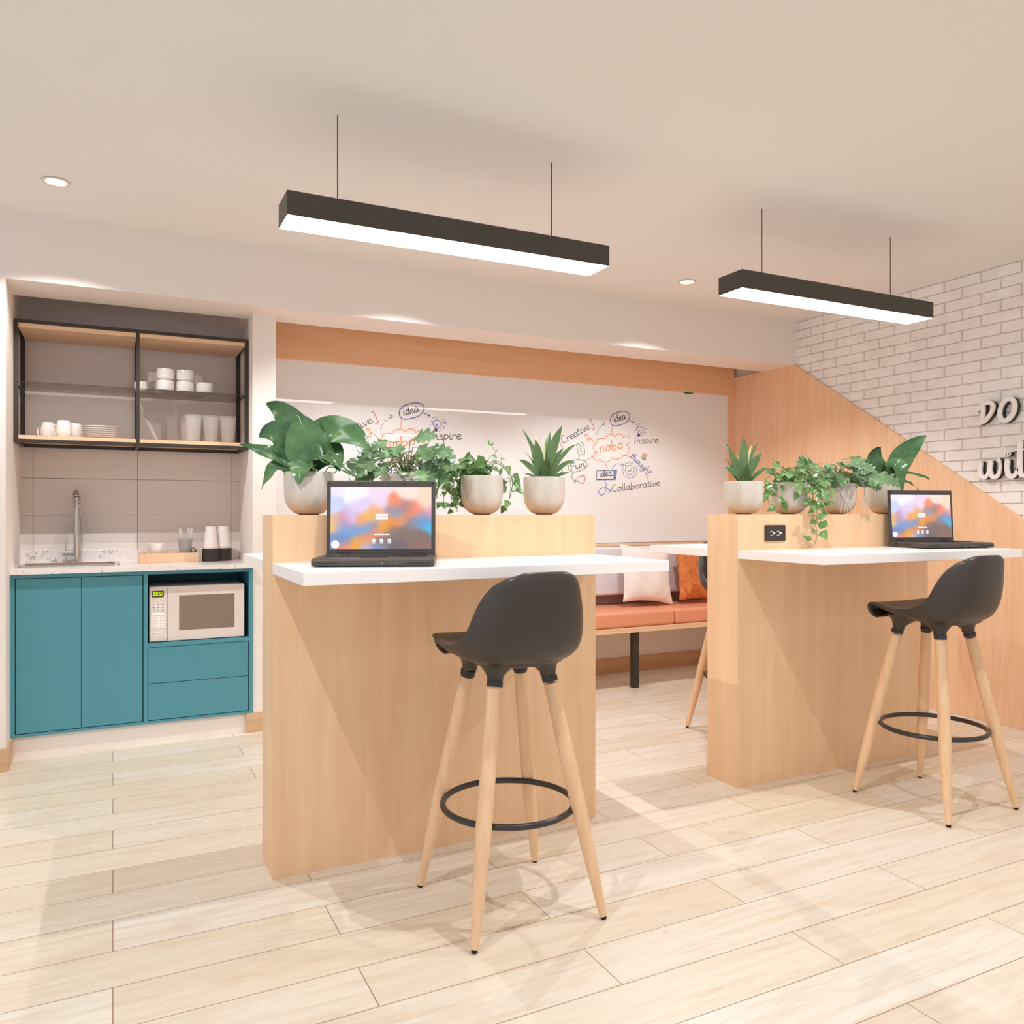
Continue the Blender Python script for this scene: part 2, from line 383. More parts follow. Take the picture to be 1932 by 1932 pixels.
# ------------------------------------------------------------------ bar stools
def make_stool(label):
    t = thing('bar_stool', label, 'bar stool', (1.1345, 2.3165, 0), 0, 'dark bar stools with wooden legs')
    # shell: rows from front lip, over the seat, up the back; u across
    rows = [  # (ycentre, zcentre, half width, edge dy, edge dz)
        (0.180, 0.780, 0.150, -0.03, 0.004), (0.214, 0.803, 0.172, -0.04, 0.006), (0.214, 0.836, 0.186, -0.045, 0.012),
        (0.170, 0.842, 0.200, -0.03, 0.014), (0.095, 0.828, 0.208, -0.005, 0.018), (0.015, 0.804, 0.209, 0.010, 0.034),
        (-0.065, 0.790, 0.204, 0.028, 0.056), (-0.135, 0.784, 0.196, 0.050, 0.082), (-0.190, 0.802, 0.186, 0.074, 0.098),
        (-0.222, 0.852, 0.176, 0.092, 0.092), (-0.238, 0.908, 0.164, 0.090, 0.076), (-0.246, 0.962, 0.148, 0.078, 0.055),
        (-0.252, 1.010, 0.130, 0.060, 0.030), (-0.255, 1.046, 0.116, 0.040, 0.002), (-0.254, 1.065, 0.094, 0.026, -0.010), (-0.248, 1.073, 0.062, 0.014, -0.010)]
    U = [-1, -0.94, -0.8, -0.6, -0.35, 0, 0.35, 0.6, 0.8, 0.94, 1]
    g = []
    for (yc, zc, hw, dy, dz) in rows:
        r = []
        for u in U:
            a = abs(u) ** 2.6
            sx = math.copysign(math.sin(min(abs(u), 1) * PI / 2) ** 0.9, u) if u else 0
            r.append((hw * sx, yc + dy * a, zc + dz * a))
        g.append(r)
    sh = MB().grid(g).build('seat_shell', M['plastic'], t, ang=180)
    q = sh.modifiers.new('solid', 'SOLIDIFY'); q.thickness = 0.020; q.offset = -1 if False else 0
    q = sh.modifiers.new('sub', 'SUBSURF'); q.levels = 2; q.render_levels = 2
    # under-frame: four flared sockets merging under the shell
    b = MB()
    n = 20
    for (sx, sy) in ((-1, -1), (1, -1), (-1, 1), (1, 1)):
        top_ = Vector((sx * 0.092, sy * 0.098, 0.735)); rws = []
        for (h, r0, ex) in ((0, 0.0245, 0), (0.014, 0.0255, 0), (0.026, 0.034, 0.004), (0.038, 0.047, 0.010), (0.048, 0.062, 0.016), (0.058, 0.080, 0.022), (0.070, 0.092, 0.024)):
            c = top_ + Vector((-sx * (0.006 * h / 0.07) - sx * ex, -sy * (0.006 * h / 0.07) - sy * ex, h))
            if sy < 0 and h > 0.05: c.z -= 0.006
            rws.append([(c.x + r0 * math.cos(2 * PI * k / n), c.y + r0 * math.sin(2 * PI * k / n), c.z) for k in range(n)])
        b.grid(rws, True)
    # slab between sockets and shell
    pr = [(0.0, 0.786), (0.12, 0.788), (0.158, 0.796), (0.17, 0.808), (0.16, 0.818), (0.0, 0.816)]
    for (r0, z) in ():
        pass
    rws = []
    for (s, z) in ((0.80, 0.790), (0.93, 0.796), (1.0, 0.816), (0.97, 0.826), (0.85, 0.83)):
        row = []
        for k in range(36):
            a = 2 * PI * k / 36; ca, sa = math.cos(a), math.sin(a)
            e = 0.75
            row.append((0.170 * s * math.copysign(abs(ca) ** e, ca), 0.172 * s * math.copysign(abs(sa) ** e, sa) - 0.012, z - (0.012 if sa < 0 else 0) * abs(sa)))
        rws.append(row)
    b.grid(rws, True); b.add(rws[0], [tuple(range(36))[::-1]])
    b.build('under_frame', M['plastic'], t, ang=60)
    for (sx, sy) in ((-1, -1), (1, -1), (-1, 1), (1, 1)):
        f = Vector((sx * 0.2175, sy * 0.226, 0)); tp = Vector((sx * 0.094, sy * 0.101, 0.735))
        L = lambda k: f + (tp - f) * k
        lg = MB().tube([L(0.014), L(0.2), L(0.45), L(0.75), L(0.97)], [0.0120, 0.0190, 0.0243, 0.0235, 0.0218], 20).build('leg', M['leg_wood'], t)
        MB().tube([L(0.0), L(0.004), L(0.016)], [0.006, 0.009, 0.009], 14).build('foot_pad', M['rubber'], lg)
        MB().tube([L(0.978), L(1.0)], [0.0245, 0.0250], 20).build('collar', M['collar'], lg)
    R = 0.209
    rg = MB().tube([(R * math.cos(2 * PI * k / 72), R * math.sin(2 * PI * k / 72), 0.321) for k in range(72)], 0.0100, 12, closed=True).build('foot_ring', M['ring'], t)
    for a in (PI / 4, 3 * PI / 4, 5 * PI / 4, 7 * PI / 4):
        c, s_ = math.cos(a), math.sin(a)
        MB().tube([((R - 0.0085) * c, (R - 0.0085) * s_, 0.321), ((R - 0.006) * c, (R - 0.006) * s_, 0.321)], 0.0045, 8).build('screw', M['collar'], rg)
    return t
st = make_stool('dark bar stool with wooden legs in front of the divider nearest the kitchen')
dup(st, (3.1855, 2.316, 0), 0, 'dark bar stool with wooden legs in front of the divider with the outlet')
dup(st, (3.2000, 3.506, 0), PI, 'dark bar stool mostly hidden behind the second divider, one leg showing beside the bench')

# ------------------------------------------------------------------ pendants and downlights
def make_pendant(label):
    t = thing('linear_pendant_light', label, 'pendant light', (1.2015, 2.92, 2.28), 0, 'long dark linear pendants')
    # housing is an open trough with its lip round the diffuser
    x, y, h = 0.6615, 0.08, 0.085; e = 0.0012
    b = MB().box(-x, x, -y, y, 0.004, h)
    b.box(-x, x, -y, -y + e, 0, 0.004).box(-x, x, y - e, y, 0, 0.004).box(-x, -x + e, -y, y, 0, 0.004).box(x - e, x, -y, y, 0, 0.004)
    b.build('housing', M['pend'], t, smooth=False)
    MB().box(-x + e, x - e, -y + e, y - e, 0.0003, 0.0042).build('diffuser', M['lamp'], t, smooth=False)
    for wx in (-0.4655, 0.4285):
        MB().tube([(wx, 0, h), (wx, 0, CEIL - 2.28)], 0.0022, 6).build('wire', M['collar'], t)
    return t
pn = make_pendant('long dark pendant light over the divider nearest the kitchen')
dup(pn, (3.2475, 2.92, 2.28), 0, 'long dark pendant light over the second divider, beside the brick wall')
dup(pn, (1.2015, 0.16, 2.28), 0, 'dark pendant light out of view above the camera, mirrored in the whiteboard')
dup(pn, (3.2475, 0.16, 2.28), 0, 'dark pendant light out of view, nearest the brick wall behind the camera')
def make_down(label):
    t = thing('recessed_downlight', label, 'downlight', (DOWN_X[0], DOWN_Y[1], CEIL), 0, 'round recessed downlights')
    MB().lathe([(0.052, -0.0005), (0.056, -0.004), (0.050, -0.007), (0.044, -0.006), (0.041, -0.001)], n=40).build('trim_ring', M['trim_white'], t)
    MB().lathe([(0.0, -0.0035), (0.040, -0.0035), (0.042, -0.0015)], n=32).build('lens', M['spot_lens'], t)
    return t
dn = make_down('glowing round downlight in the ceiling over the kitchen alcove')
LB = {(1, 1): 'round downlight hidden behind the nearer pendant light', (2, 1): 'glowing round downlight in the ceiling between the two pendants',
      (0, 0): 'round downlight in the ceiling above and left of the camera', (1, 0): 'round downlight in the ceiling over the first bar stool, out of view',
      (2, 0): 'round downlight in the ceiling over the second bar stool, out of view'}
for (i, j), s_ in LB.items(): dup(dn, (DOWN_X[i], DOWN_Y[j], CEIL), 0, s_)

# ------------------------------------------------------------------ kitchen alcove
cb = thing('base_cabinet', 'teal base cabinet with two doors, two drawers and an open microwave bay', 'cabinet', (0, 4.74, 0))
x0, x1, zb_, zt_ = -0.4625, 0.7105, 0.112, 0.934
b = MB()
b.box(x0, x0 + 0.02, 0, 0.52, zb_, zt_).box(x1 - 0.02, x1, 0, 0.52, zb_, zt_).box(x0 + 0.02, x1 - 0.02, 0, 0.06, zt_ - 0.02, zt_).box(0.168, x1 - 0.02, 0.06, 0.52, zt_ - 0.02, zt_).box(x0 + 0.02, x1 - 0.02, 0, 0.52, zb_, zb_ + 0.014)
b.box(0.147, 0.168, 0, 0.52, zb_ + 0.014, zt_ - 0.02).box(0.168, x1 - 0.02, 0, 0.52, 0.522, 0.543).box(x0 + 0.02, x1 - 0.02, 0.5, 0.52, zb_ + 0.014, zt_ - 0.02)
b.build('carcass', M['teal'], cb, smooth=False)
box('plinth', M['flat_paint'], (x0, x1, 0.022, 0.04, 0, zb_), cb)
box('gap_shade_sheet', M['gap'], (-0.4425, 0.147, 0.020, 0.024, 0.127, 0.913), cb)  # dark sheets put behind doors and drawers as shade in their gaps
box('gap_shade_sheet', M['gap'], (0.168, 0.6905, 0.020, 0.024, 0.127, 0.5215), cb)
box('door', M['teal'], (-0.4385, -0.1480, 0.002, 0.0195, 0.1295, 0.9105), cb, bevel=0.0008)
box('door', M['teal'], (-0.1460, 0.1425, 0.002, 0.0195, 0.1295, 0.9105), cb, bevel=0.0008)
box('drawer', M['teal'], (0.1700, 0.6860, 0.002, 0.0195, 0.3265, 0.5195), cb, bevel=0.0008)
box('drawer', M['teal'], (0.1700, 0.6860, 0.002, 0.0195, 0.1295, 0.3235), cb, bevel=0.0008)

ct = thing('countertop', 'white speckled quartz countertop with upstand, over the teal cabinet', 'countertop', (0, 4.712, 0.958))
b = MB()   # slab with a cut-out for the sink
sx0, sx1, sy0, sy1 = -0.4305, 0.0135, 0.230, 0.456
X0, X1, Y1 = -0.4625, 0.7105, 0.548
for q in ((X0, sx0, 0, Y1), (sx1, X1, 0, Y1), (sx0, sx1, 0, sy0), (sx0, sx1, sy1, Y1)): b.box(*q, -0.0235, 0)
b.build('slab', M['counter'], ct, smooth=False)
box('upstand', M['counter'], (X0, X1, Y1, Y1 + 0.012, -0.0235, 0.070), ct)
sk = thing('sink', 'rectangular stainless steel sink let into the speckled countertop', 'sink', (-0.2085, 5.055, 0.958))
def rr(hx, hy, r, z, n=6):
    p = []
    for (cx, cy, a0) in ((hx - r, hy - r, 0), (-hx + r, hy - r, 90), (-hx + r, -hy + r, 180), (hx - r, -hy + r, 270)):
        for k in range(n + 1):
            a = math.radians(a0 + 90 * k / n); p.append((cx + r * math.cos(a), cy + r * math.sin(a), z))
    return p
MB().grid([rr(0.2435, 0.135, 0.03, 0.0005), rr(0.241, 0.133, 0.03, 0.007), rr(0.222, 0.113, 0.035, 0.008), rr(0.216, 0.108, 0.035, 0.002)], True).build('rim', M['steel'], sk)
b = MB().grid([rr(0.216, 0.108, 0.035, 0.002), rr(0.212, 0.105, 0.035, -0.10), rr(0.200, 0.095, 0.04, -0.125)], True)
b.add(rr(0.200, 0.095, 0.04, -0.125), [tuple(range(28))]); b.build('basin', M['bowl'], sk)
MB().lathe([(0, -0.1225), (0.028, -0.1225), (0.03, -0.1245)], n=20).build('drain', M['steel'], sk)

fa = thing('kitchen_faucet', 'tall chrome faucet with a spring neck, standing behind the sink', 'faucet', (-0.182, 5.215, 0.959))
MB().lathe([(0.024, 0), (0.024, 0.004), (0.0195, 0.006), (0.0195, 0.248), (0.018, 0.250), (0, 0.250)], n=28).build('column', M['steel'], fa)
MB().tube([(-0.018, 0, 0.058), (-0.074, -0.008, 0.058)], 0.0165, 20).build('valve_body', M['steel'], fa)
MB().tube([(-0.058, -0.006, 0.074), (-0.055, -0.004, 0.125)], 0.0022, 8).build('lever', M['steel'], fa)
path = [(0, 0, 0.25)] + [(0, -0.05 + 0.05 * math.cos(PI * k / 16), 0.335 + 0.065 * math.sin(PI * k / 16)) for k in range(17)] + [(0, -0.10, 0.30)]
MB().tube(path, 0.008, 10).build('hose', M['steel'], fa)
pts = []; N = 15
for k in range(N * 14 + 1):
    s = k / (N * 14) * (len(path) - 1); i = min(int(s), len(path) - 2); p = Vector(path[i]).lerp(Vector(path[i + 1]), s - i)
    tt = (Vector(path[i + 1]) - Vector(path[i])).normalized(); ux = Vector((1, 0, 0)); vv = tt.cross(ux); a = k / 14 * 2 * PI
    pts.append(p + (ux * math.cos(a) + vv * math.sin(a)) * 0.0165)
MB().tube(pts, 0.0030, 6).build('spring', M['steel'], fa)
MB().lathe([(0, 0.30), (0.0125, 0.30), (0.0135, 0.255), (0.0135, 0.18), (0.016, 0.165), (0.016, 0.150), (0, 0.150)][::-1], 0, -0.10, 0, 20).build('spray_head', M['steel'], fa)
MB().tube([(0, -0.015, 0.20), (0, -0.088, 0.20)], 0.006, 10).build('holder_arm', M['steel'], fa)

# microwave
mw = thing('microwave', 'beige microwave oven with green clock display, in the open bay of the teal cabinet', 'microwave', (0, 4.762, 0.543))
MB().box(0.176, 0.668, 0.012, 0.40, 0.004, 0.302).build('case', M['micro'], mw, bevel=0.006)
MB().box(0.176, 0.264, 0, 0.014, 0.004, 0.302).build('control_panel', M['micro'], mw, bevel=0.003)
dr_ = MB().box(0.266, 0.668, -0.002, 0.014, 0.004, 0.302).build('door', M['micro'], mw, bevel=0.003)
MB().box(0.325, 0.614, -0.0032, -0.001, 0.060, 0.250).build('window', M['micro_win'], dr_, bevel=0.0008)
box('open_button', M['micro'], (0.180, 0.261, -0.002, 0.001, 0.008, 0.040), mw, bevel=0.001)
box('display', M['lcd'], (0.1905, 0.248, -0.0015, 0.001, 0.245, 0.279), mw)
SEG = {'0': 'abcdef', '5': 'afgcd', '1': 'bc'}
def digit(b, ch, x, z, w_, h_, t_):
    S = {'a': (x, x + w_, z + h_ - t_, z + h_), 'd': (x, x + w_, z, z + t_), 'g': (x, x + w_, z + h_ / 2 - t_ / 2, z + h_ / 2 + t_ / 2),
         'f': (x, x + t_, z + h_ / 2, z + h_), 'e': (x, x + t_, z, z + h_ / 2), 'b': (x + w_ - t_, x + w_, z + h_ / 2, z + h_), 'c': (x + w_ - t_, x + w_, z, z + h_ / 2)}
    for c in SEG[ch]:
        q = S[c]; b.box(q[0], q[1], -0.0026, -0.0014, q[2], q[3])
b = MB()
for ch, x in (('0', 0.197), ('0', 0.2085), ('5', 0.2235), ('1', 0.2315)): digit(b, ch, x, 0.2535, 0.0080, 0.0175, 0.0018)
b.box(0.2195, 0.2215, -0.0026, -0.0014, 0.257, 0.2590).box(0.2195, 0.2215, -0.0026, -0.0014, 0.264, 0.266)
b.build('clock_digits', M['digit'], mw, smooth=False)
def frame(b, x, z, w_, h_, t_, y=-0.0012):
    b.box(x, x + w_, y, 0.001, z, z + t_).box(x, x + w_, y, 0.001, z + h_ - t_, z + h_).box(x, x + t_, y, 0.001, z, z + h_).box(x + w_ - t_, x + w_, y, 0.001, z, z + h_)
nb = 0
for r_ in range(3):
    for c_ in range(3):
        if r_ == 2 and c_ == 0: continue
        b = MB(); b.cur = 0; xx, zz = 0.186 + c_ * 0.0237, 0.199 - r_ * 0.0162
        frame(b, xx, zz, 0.020, 0.0125, 0.0016); b.cur = 1; b.box(xx + 0.0045, xx + 0.0155, -0.001, 0.001, zz + 0.005, zz + 0.0075)
        b.build('button', [M['white_print_glow'], M['grey_print']], mw, smooth=False)
box('start_button', M['white_print_glow'], (0.188, 0.251, -0.0012, 0.001, 0.1475, 0.1595), mw)
for r_ in range(4):
    for c_ in range(3):
        b = MB(); b.cur = 0; xx, zz = 0.186 + c_ * 0.0237, 0.1265 - r_ * 0.0165
        frame(b, xx, zz, 0.020, 0.0145, 0.0024); b.box(xx + 0.0085, xx + 0.0115, -0.0012, 0.001, zz, zz + 0.0145)
        b.build('button', [M['white_print_glow'], M['grey_print']], mw, smooth=False)
b = MB(); frame(b, 0.195, 0.052, 0.048, 0.012, 0.0016); b.build('button', M['white_print_glow'], mw, smooth=False)

# open wall shelf
sh = thing('wall_shelf_unit', 'black metal wall shelf unit with wood boards and a smoked glass shelf', 'shelf unit', (0, 4.89, 0))
X0, X1, D = -0.4600, 0.7080, 0.372; q = 0.0195; Zb, Zt = 1.613, 2.256
b = MB()
for y in (0, D - q):
    b.box(X0, X1, y, y + q, Zb, Zb + q).box(X0, X1, y, y + q, Zt - q, Zt)
    for x in (X0, 0.1150, X1 - q): b.box(x, x + (q if x != 0.1150 else 0.0175), y, y + q, Zb + q, Zt - q)
for x in (X0, X1 - q): b.box(x, x + q, q, D - q, Zb, Zb + q).box(x, x + q, q, D - q, Zt - q, Zt).box(x, x + 0.008, q, D - q, 1.926, 1.934)
b.box(0.1150, 0.1325, q, D - q, Zb, Zb + q)
b.build('metal_frame', M['black'], sh, bevel=0.0008)
box('bottom_board', M['wood_pale'], (X0 + q, 0.1148, 0.003, D - 0.003, Zb + q, 1.652), sh)
box('bottom_board', M['wood_pale'], (0.1327, X1 - q, 0.003, D - 0.003, Zb + q, 1.652), sh)
box('top_board', M['wood_pale'], (X0 + q, 0.1148, 0.003, D - 0.003, 2.214, Zt - q), sh)
box('top_board', M['wood_pale'], (0.1327, X1 - q, 0.003, D - 0.003, 2.214, Zt - q), sh)
box('glass_shelf', M['smoke'], (X0 + q, 0.1148, 0.006, D - 0.02, 1.926, 1.933), sh)
box('glass_shelf', M['smoke'], (0.1327, X1 - q, 0.006, D - 0.02, 1.926, 1.933), sh)

# crockery
def lathed(name, prof, mat, label, cat, loc, group, n=32, close=False):
    o = MB().lathe(prof, n=n, close=close).build(name, mat, None, loc=loc); return tag(o, label, cat, group)
CUP = [(0, 0.0), (0.030, 0.0), (0.034, 0.004), (0.0455, 0.008), (0.047, 0.014), (0.047, 0.058), (0.045, 0.0625), (0.038, 0.064), (0, 0.064)]
c0 = lathed('stacking_cup', CUP, M['ceramic'], 'x', 'cup', (0, 0, 0), 'white stacking cups on the glass shelf')
cups = [(0.268, 4.985, 0, 'white cup under another, front left pair on the glass shelf'), (0.268, 4.985, 1, 'topmost white cup of the front left pair, tallest on the glass shelf'),
        (0.373, 4.985, 0, 'white cup under another, front right pair on the glass shelf'), (0.373, 4.985, 1, 'topmost white cup of the front right pair on the glass shelf'),
        (0.477, 4.985, 0, 'single white cup at the right end of the glass shelf'),
        (0.225, 5.150, 0, 'white cup under another, in the pair behind the front left pair'), (0.225, 5.150, 1, 'topmost white cup of the pair behind the front left pair'),
        (0.443, 5.150, 0, 'white cup under another, behind the single cup at the right'), (0.443, 5.150, 1, 'topmost white cup peeping out behind the front right pair'),
        (0.156, 5.100, 0, 'white cup beside the middle post at the left end of the glass shelf')]
for i, (x, y, k, lb) in enumerate(cups):
    o = c0 if i == 0 else c0.copy()
    if i: C.objects.link(o)
    o.location = (x, y, 1.9335 + 0.0655 * k); o['label'] = lb
def mug(loc, rz, label, n=0):
    t = thing('mug', label, 'mug', loc, rz, 'white mugs on the bottom shelf')
    MB().lathe([(0, 0), (0.030, 0), (0.036, 0.006), (0.0405, 0.030), (0.039, 0.055), (0.034, 0.078), (0.030, 0.090), (0.0285, 0.092), (0.0265, 0.09), (0.030, 0.075), (0.034, 0.03), (0.028, 0.008), (0, 0.007)], n=30).build('body', M['ceramic'], t)
    MB().tube([(-0.0335, 0, 0.074), (-0.046, 0, 0.070), (-0.055, 0, 0.056), (-0.056, 0, 0.036), (-0.050, 0, 0.018), (-0.037, 0, 0.010)], 0.0042, 10).build('handle', M['ceramic'], t)
    MB().tube([(-0.034, -0.0045, 0.076), (-0.034, 0.0045, 0.076)], 0.0058, 12).build('rivet', M['blue_tag'], t)
    return t
mg = mug((-0.238, 4.985, 1.6525), -0.4, 'white mug with blue dotted handle, in front beside the plates')
dup(mg, (-0.320, 5.120, 1.6525), -0.4, 'white mug half hidden at the left, behind the front mug')
dup(mg, (-0.188, 5.120, 1.6525), -0.4, 'white mug behind, between the front mug and the plates')
p0 = lathed('plate', [(0, 0), (0.052, 0), (0.055, 0.002), (0.088, 0.0085), (0.096, 0.0115), (0.0965, 0.0135), (0.094, 0.0135), (0.055, 0.006), (0, 0.005)], M['ceramic'], 'x', 'plate', (0, 0, 0), 'white plates stacked on the bottom shelf', 40)
OR = ['bottom', 'second', 'third', 'fourth', 'fifth', 'topmost']
for i in range(6):
    o = p0 if i == 0 else p0.copy()
    if i: C.objects.link(o)
    o.location = (-0.058, 5.02, 1.6525 + 0.0113 * i)
    o['label'] = 'white plate, %s of the stack on the bottom shelf' % (OR[i] if i in (0, 5) else OR[i] + ' from the bottom')
GL = [(0, 0), (0.031, 0), (0.033, 0.003), (0.0475, 0.155), (0.0478, 0.157), (0.0462, 0.157), (0.031, 0.012), (0, 0.010)]
g0 = lathed('drinking_glass', GL, M['glass'], 'x', 'glass', (0, 0, 0), 'tall clear glasses on the bottom shelf')
for i, (x, y, lb) in enumerate([(0.417, 4.985, 'tall clear glass at the front, leftmost of the three in the row'), (0.513, 4.990, 'tall clear glass in the middle of the row of three'),
                          (0.606, 4.995, 'tall clear glass at the right end of the row, by the shelf side'), (0.395, 5.10, 'tall clear glass standing behind the leftmost front glass')]):
    o = g0 if i == 0 else g0.copy()
    if i: C.objects.link(o)
    o.location = (x, y, 1.6525); o['label'] = lb

# counter-top things
CT = 0.9585
ty = thing('wooden_tray', 'small pale wooden tray holding a cup and a tumbler on the countertop', 'tray', (0.2905, 5.105, CT))
MB().box(-0.158, 0.158, -0.058, -0.050, 0, 0.054).box(-0.158, 0.158, 0.050, 0.058, 0, 0.054).box(-0.158, -0.150, -0.050, 0.050, 0, 0.054).box(0.150, 0.158, -0.050, 0.050, 0, 0.054).box(-0.150, 0.150, -0.050, 0.050, 0.001, 0.040).build('tray_body', M['wood_pale'], ty, bevel=0.001)
tc = thing('teacup', 'white teacup standing in the left end of the wooden tray', 'cup', (0.225, 5.105, CT + 0.0415), -0.3)
MB().lathe([(0, 0), (0.027, 0), (0.030, 0.004), (0.040, 0.030), (0.0465, 0.060), (0.0475, 0.068), (0.0455, 0.068), (0.038, 0.03), (0.028, 0.008), (0, 0.007)], n=32).build('body', M['ceramic'], tc)
MB().tube([(-0.043, 0, 0.058), (-0.060, 0, 0.058), (-0.067, 0, 0.050), (-0.060, 0, 0.030), (-0.046, 0, 0.012), (-0.032, 0, 0.006)], 0.003, 8).build('handle', M['ceramic'], tc)
tm = thing('smoked_tumbler', 'smoky tumbler in the right half of the wooden tray', 'glass', (0.382, 5.100, CT + 0.040))
M['smoke_cup'] = material('smoky_plastic', srgb(186, 183, 178), 0.12); M['smoke_cup'].node_tree.nodes['Principled BSDF'].inputs['Alpha'].default_value = 0.5
MB().lathe([(0, 0), (0.030, 0), (0.031, 0.003), (0.0405, 0.094), (0.0388, 0.094), (0.029, 0.006), (0, 0.005)], n=28).build('body', M['smoke_cup'], tm)
M['stirrer'] = material('pale_stirrer', srgb(205, 208, 200), 0.4)
for i, (ax, bx, ay, lb) in enumerate(((-0.012, -0.029, 0.0, 'pale flat stirrer leaning left in the smoky tumbler'), (0.006, 0.019, 0.004, 'pale flat stirrer standing in the middle of the smoky tumbler'), (0.014, 0.034, -0.006, 'pale flat stirrer leaning right in the smoky tumbler'))):
    o = MB().add([(ax - 0.005, ay, 0.0), (ax + 0.005, ay, 0), (bx + 0.007, ay, 0.145), (bx + 0.003, ay, 0.149), (bx - 0.004, ay, 0.149), (bx - 0.007, ay, 0.145)], [(0, 1, 2, 3, 4, 5)]).build('stirrer', M['stirrer'], None, smooth=False, solid=0.002, loc=(0.382, 5.100, CT + 0.0465))
    tag(o, lb, 'stirrer', 'stirrers in the tumbler')
cl = thing('glass_sugar_bowl', 'small shiny glass dish behind the tumbler on the tray', 'dish', (0.425, 5.130, CT + 0.040))
MB().lathe([(0, 0), (0.016, 0), (0.020, 0.006), (0.024, 0.020), (0.020, 0.034), (0.008, 0.042), (0, 0.043)], n=20).build('body', M['steel'], cl)
hd = MB()
def two(r, z): # outline of two joined discs
    return
hd.lathe([(0, 0), (0.050, 0), (0.050, 0.074), (0.046, 0.074), (0.046, 0.004), (0, 0.004)], 0.522, 5.085, 0, 36)
hd.lathe([(0, 0), (0.050, 0), (0.050, 0.074), (0.046, 0.074), (0.046, 0.004), (0, 0.004)], 0.596, 5.130, 0, 36)
hd.box(0.540, 0.580, 5.075, 5.140, 0.0, 0.060)
o = hd.build('cup_holder', M['black'], None, loc=(0, 0, CT)); tag(o, 'black double cup holder at the right end of the countertop', 'cup holder')
PC = [(0.0418, 0.0), (0.0425, 0.0), (0.0435, 0.003), (0.0420, 0.006), (0.0290, 0.120), (0.0270, 0.122), (0, 0.122), (0, 0.1214), (0.0265, 0.1214), (0.0286, 0.1190), (0.0414, 0.006)]
pc0 = lathed('paper_cup', PC, M['paper'], 'x', 'paper cup', (0, 0, 0), 'upturned paper cups in the holder', 32, True)
for i, (x, y, k, lb) in enumerate([(0.522, 5.085, 0, 'lowest upturned white paper cup in the left well of the holder'), (0.522, 5.085, 1, 'middle upturned paper cup in the left stack of the holder'),
                        (0.522, 5.085, 2, 'topmost upturned paper cup of the left stack in the holder'), (0.596, 5.130, 0, 'lowest upturned paper cup in the right well of the holder'),
                        (0.596, 5.130, 1, 'middle upturned paper cup in the right stack of the holder'), (0.596, 5.130, 2, 'topmost upturned paper cup of the right stack in the holder')]):
    o = pc0 if i == 0 else pc0.copy()
    if i: C.objects.link(o)
    o.location = (x, y, CT + 0.068 + 0.0075 * k); o['label'] = lb
# ------------------------------------------------------------------ laptops
def px(u, v):      # soft picture shown by the screens
    pts = [(0,0,250,240,255),(.25,.1,255,252,255),(.5,.05,252,228,250),(.75,.1,255,236,228),(1,.05,255,226,200),(0,.3,216,222,255),(.3,.3,236,218,250),(.5,.25,250,226,250),(.95,.25,255,226,202),
           (.63,.25,255,150,110),(.72,.3,238,150,130),(.85,.38,255,152,130),(.97,.42,250,172,192),(.02,.62,255,206,120),(.06,.57,255,190,150),(.15,.55,228,150,172),(.1,.6,150,162,215),(.2,.5,224,208,250),
           (.3,.55,255,170,120),(.39,.5,255,196,100),(.46,.4,255,182,140),(.13,.68,130,172,226),(.25,.7,136,166,216),(.35,.68,126,172,220),(.42,.62,150,152,184),(.53,.65,255,176,60),(.6,.55,255,150,80),
           (.7,.5,255,150,90),(.78,.4,255,150,100),(.66,.43,130,176,216),(.73,.35,120,130,162),(.6,.38,170,150,166),(.88,.52,124,166,210),(.98,.62,90,190,236),(.8,.58,150,140,160),(.95,.5,130,150,190),
           (.45,.75,255,150,100),(.35,.85,255,150,90),(.25,.92,255,172,60),(.15,.97,255,150,120),(.05,.85,130,152,202),(.15,.85,126,152,206),(.6,.72,142,122,120),(.75,.75,140,118,110),(.9,.8,140,118,110),
           (.65,.95,126,112,116),(.9,.97,150,116,110),(.5,.85,146,126,136),(.45,.97,140,152,186),(.35,.95,190,190,216),(.5,.5,240,180,160)]
    sw = 0; c = [0, 0, 0]
    for (a, b, r, g, bb) in pts:
        d = ((u - a) ** 2 * 2.2 + (v - b) ** 2); w_ = math.exp(-d / 0.0075) + 1e-7 / (d + 1e-4)
        sw += w_; c[0] += r * w_; c[1] += g * w_; c[2] += bb * w_
    return [x / sw for x in c]
m = M['screen'] = material('laptop_screen', (0, 0, 0, 1), 0.25)
n_, l_, b_ = nodes(m); at = n_.new('ShaderNodeVertexColor'); at.layer_name = 'picture'
l_.new(at.outputs[0], b_.inputs['Emission Color']); b_.inputs['Emission Strength'].default_value = 1.6
M['icon'] = material('screen_icon_white', (0.1, 0.1, 0.1, 1), 0.5, emit=(1, 1, 1, 1), es=2.0)
M['keys'] = material('laptop_keys', srgb(38, 36, 35), 0.45)
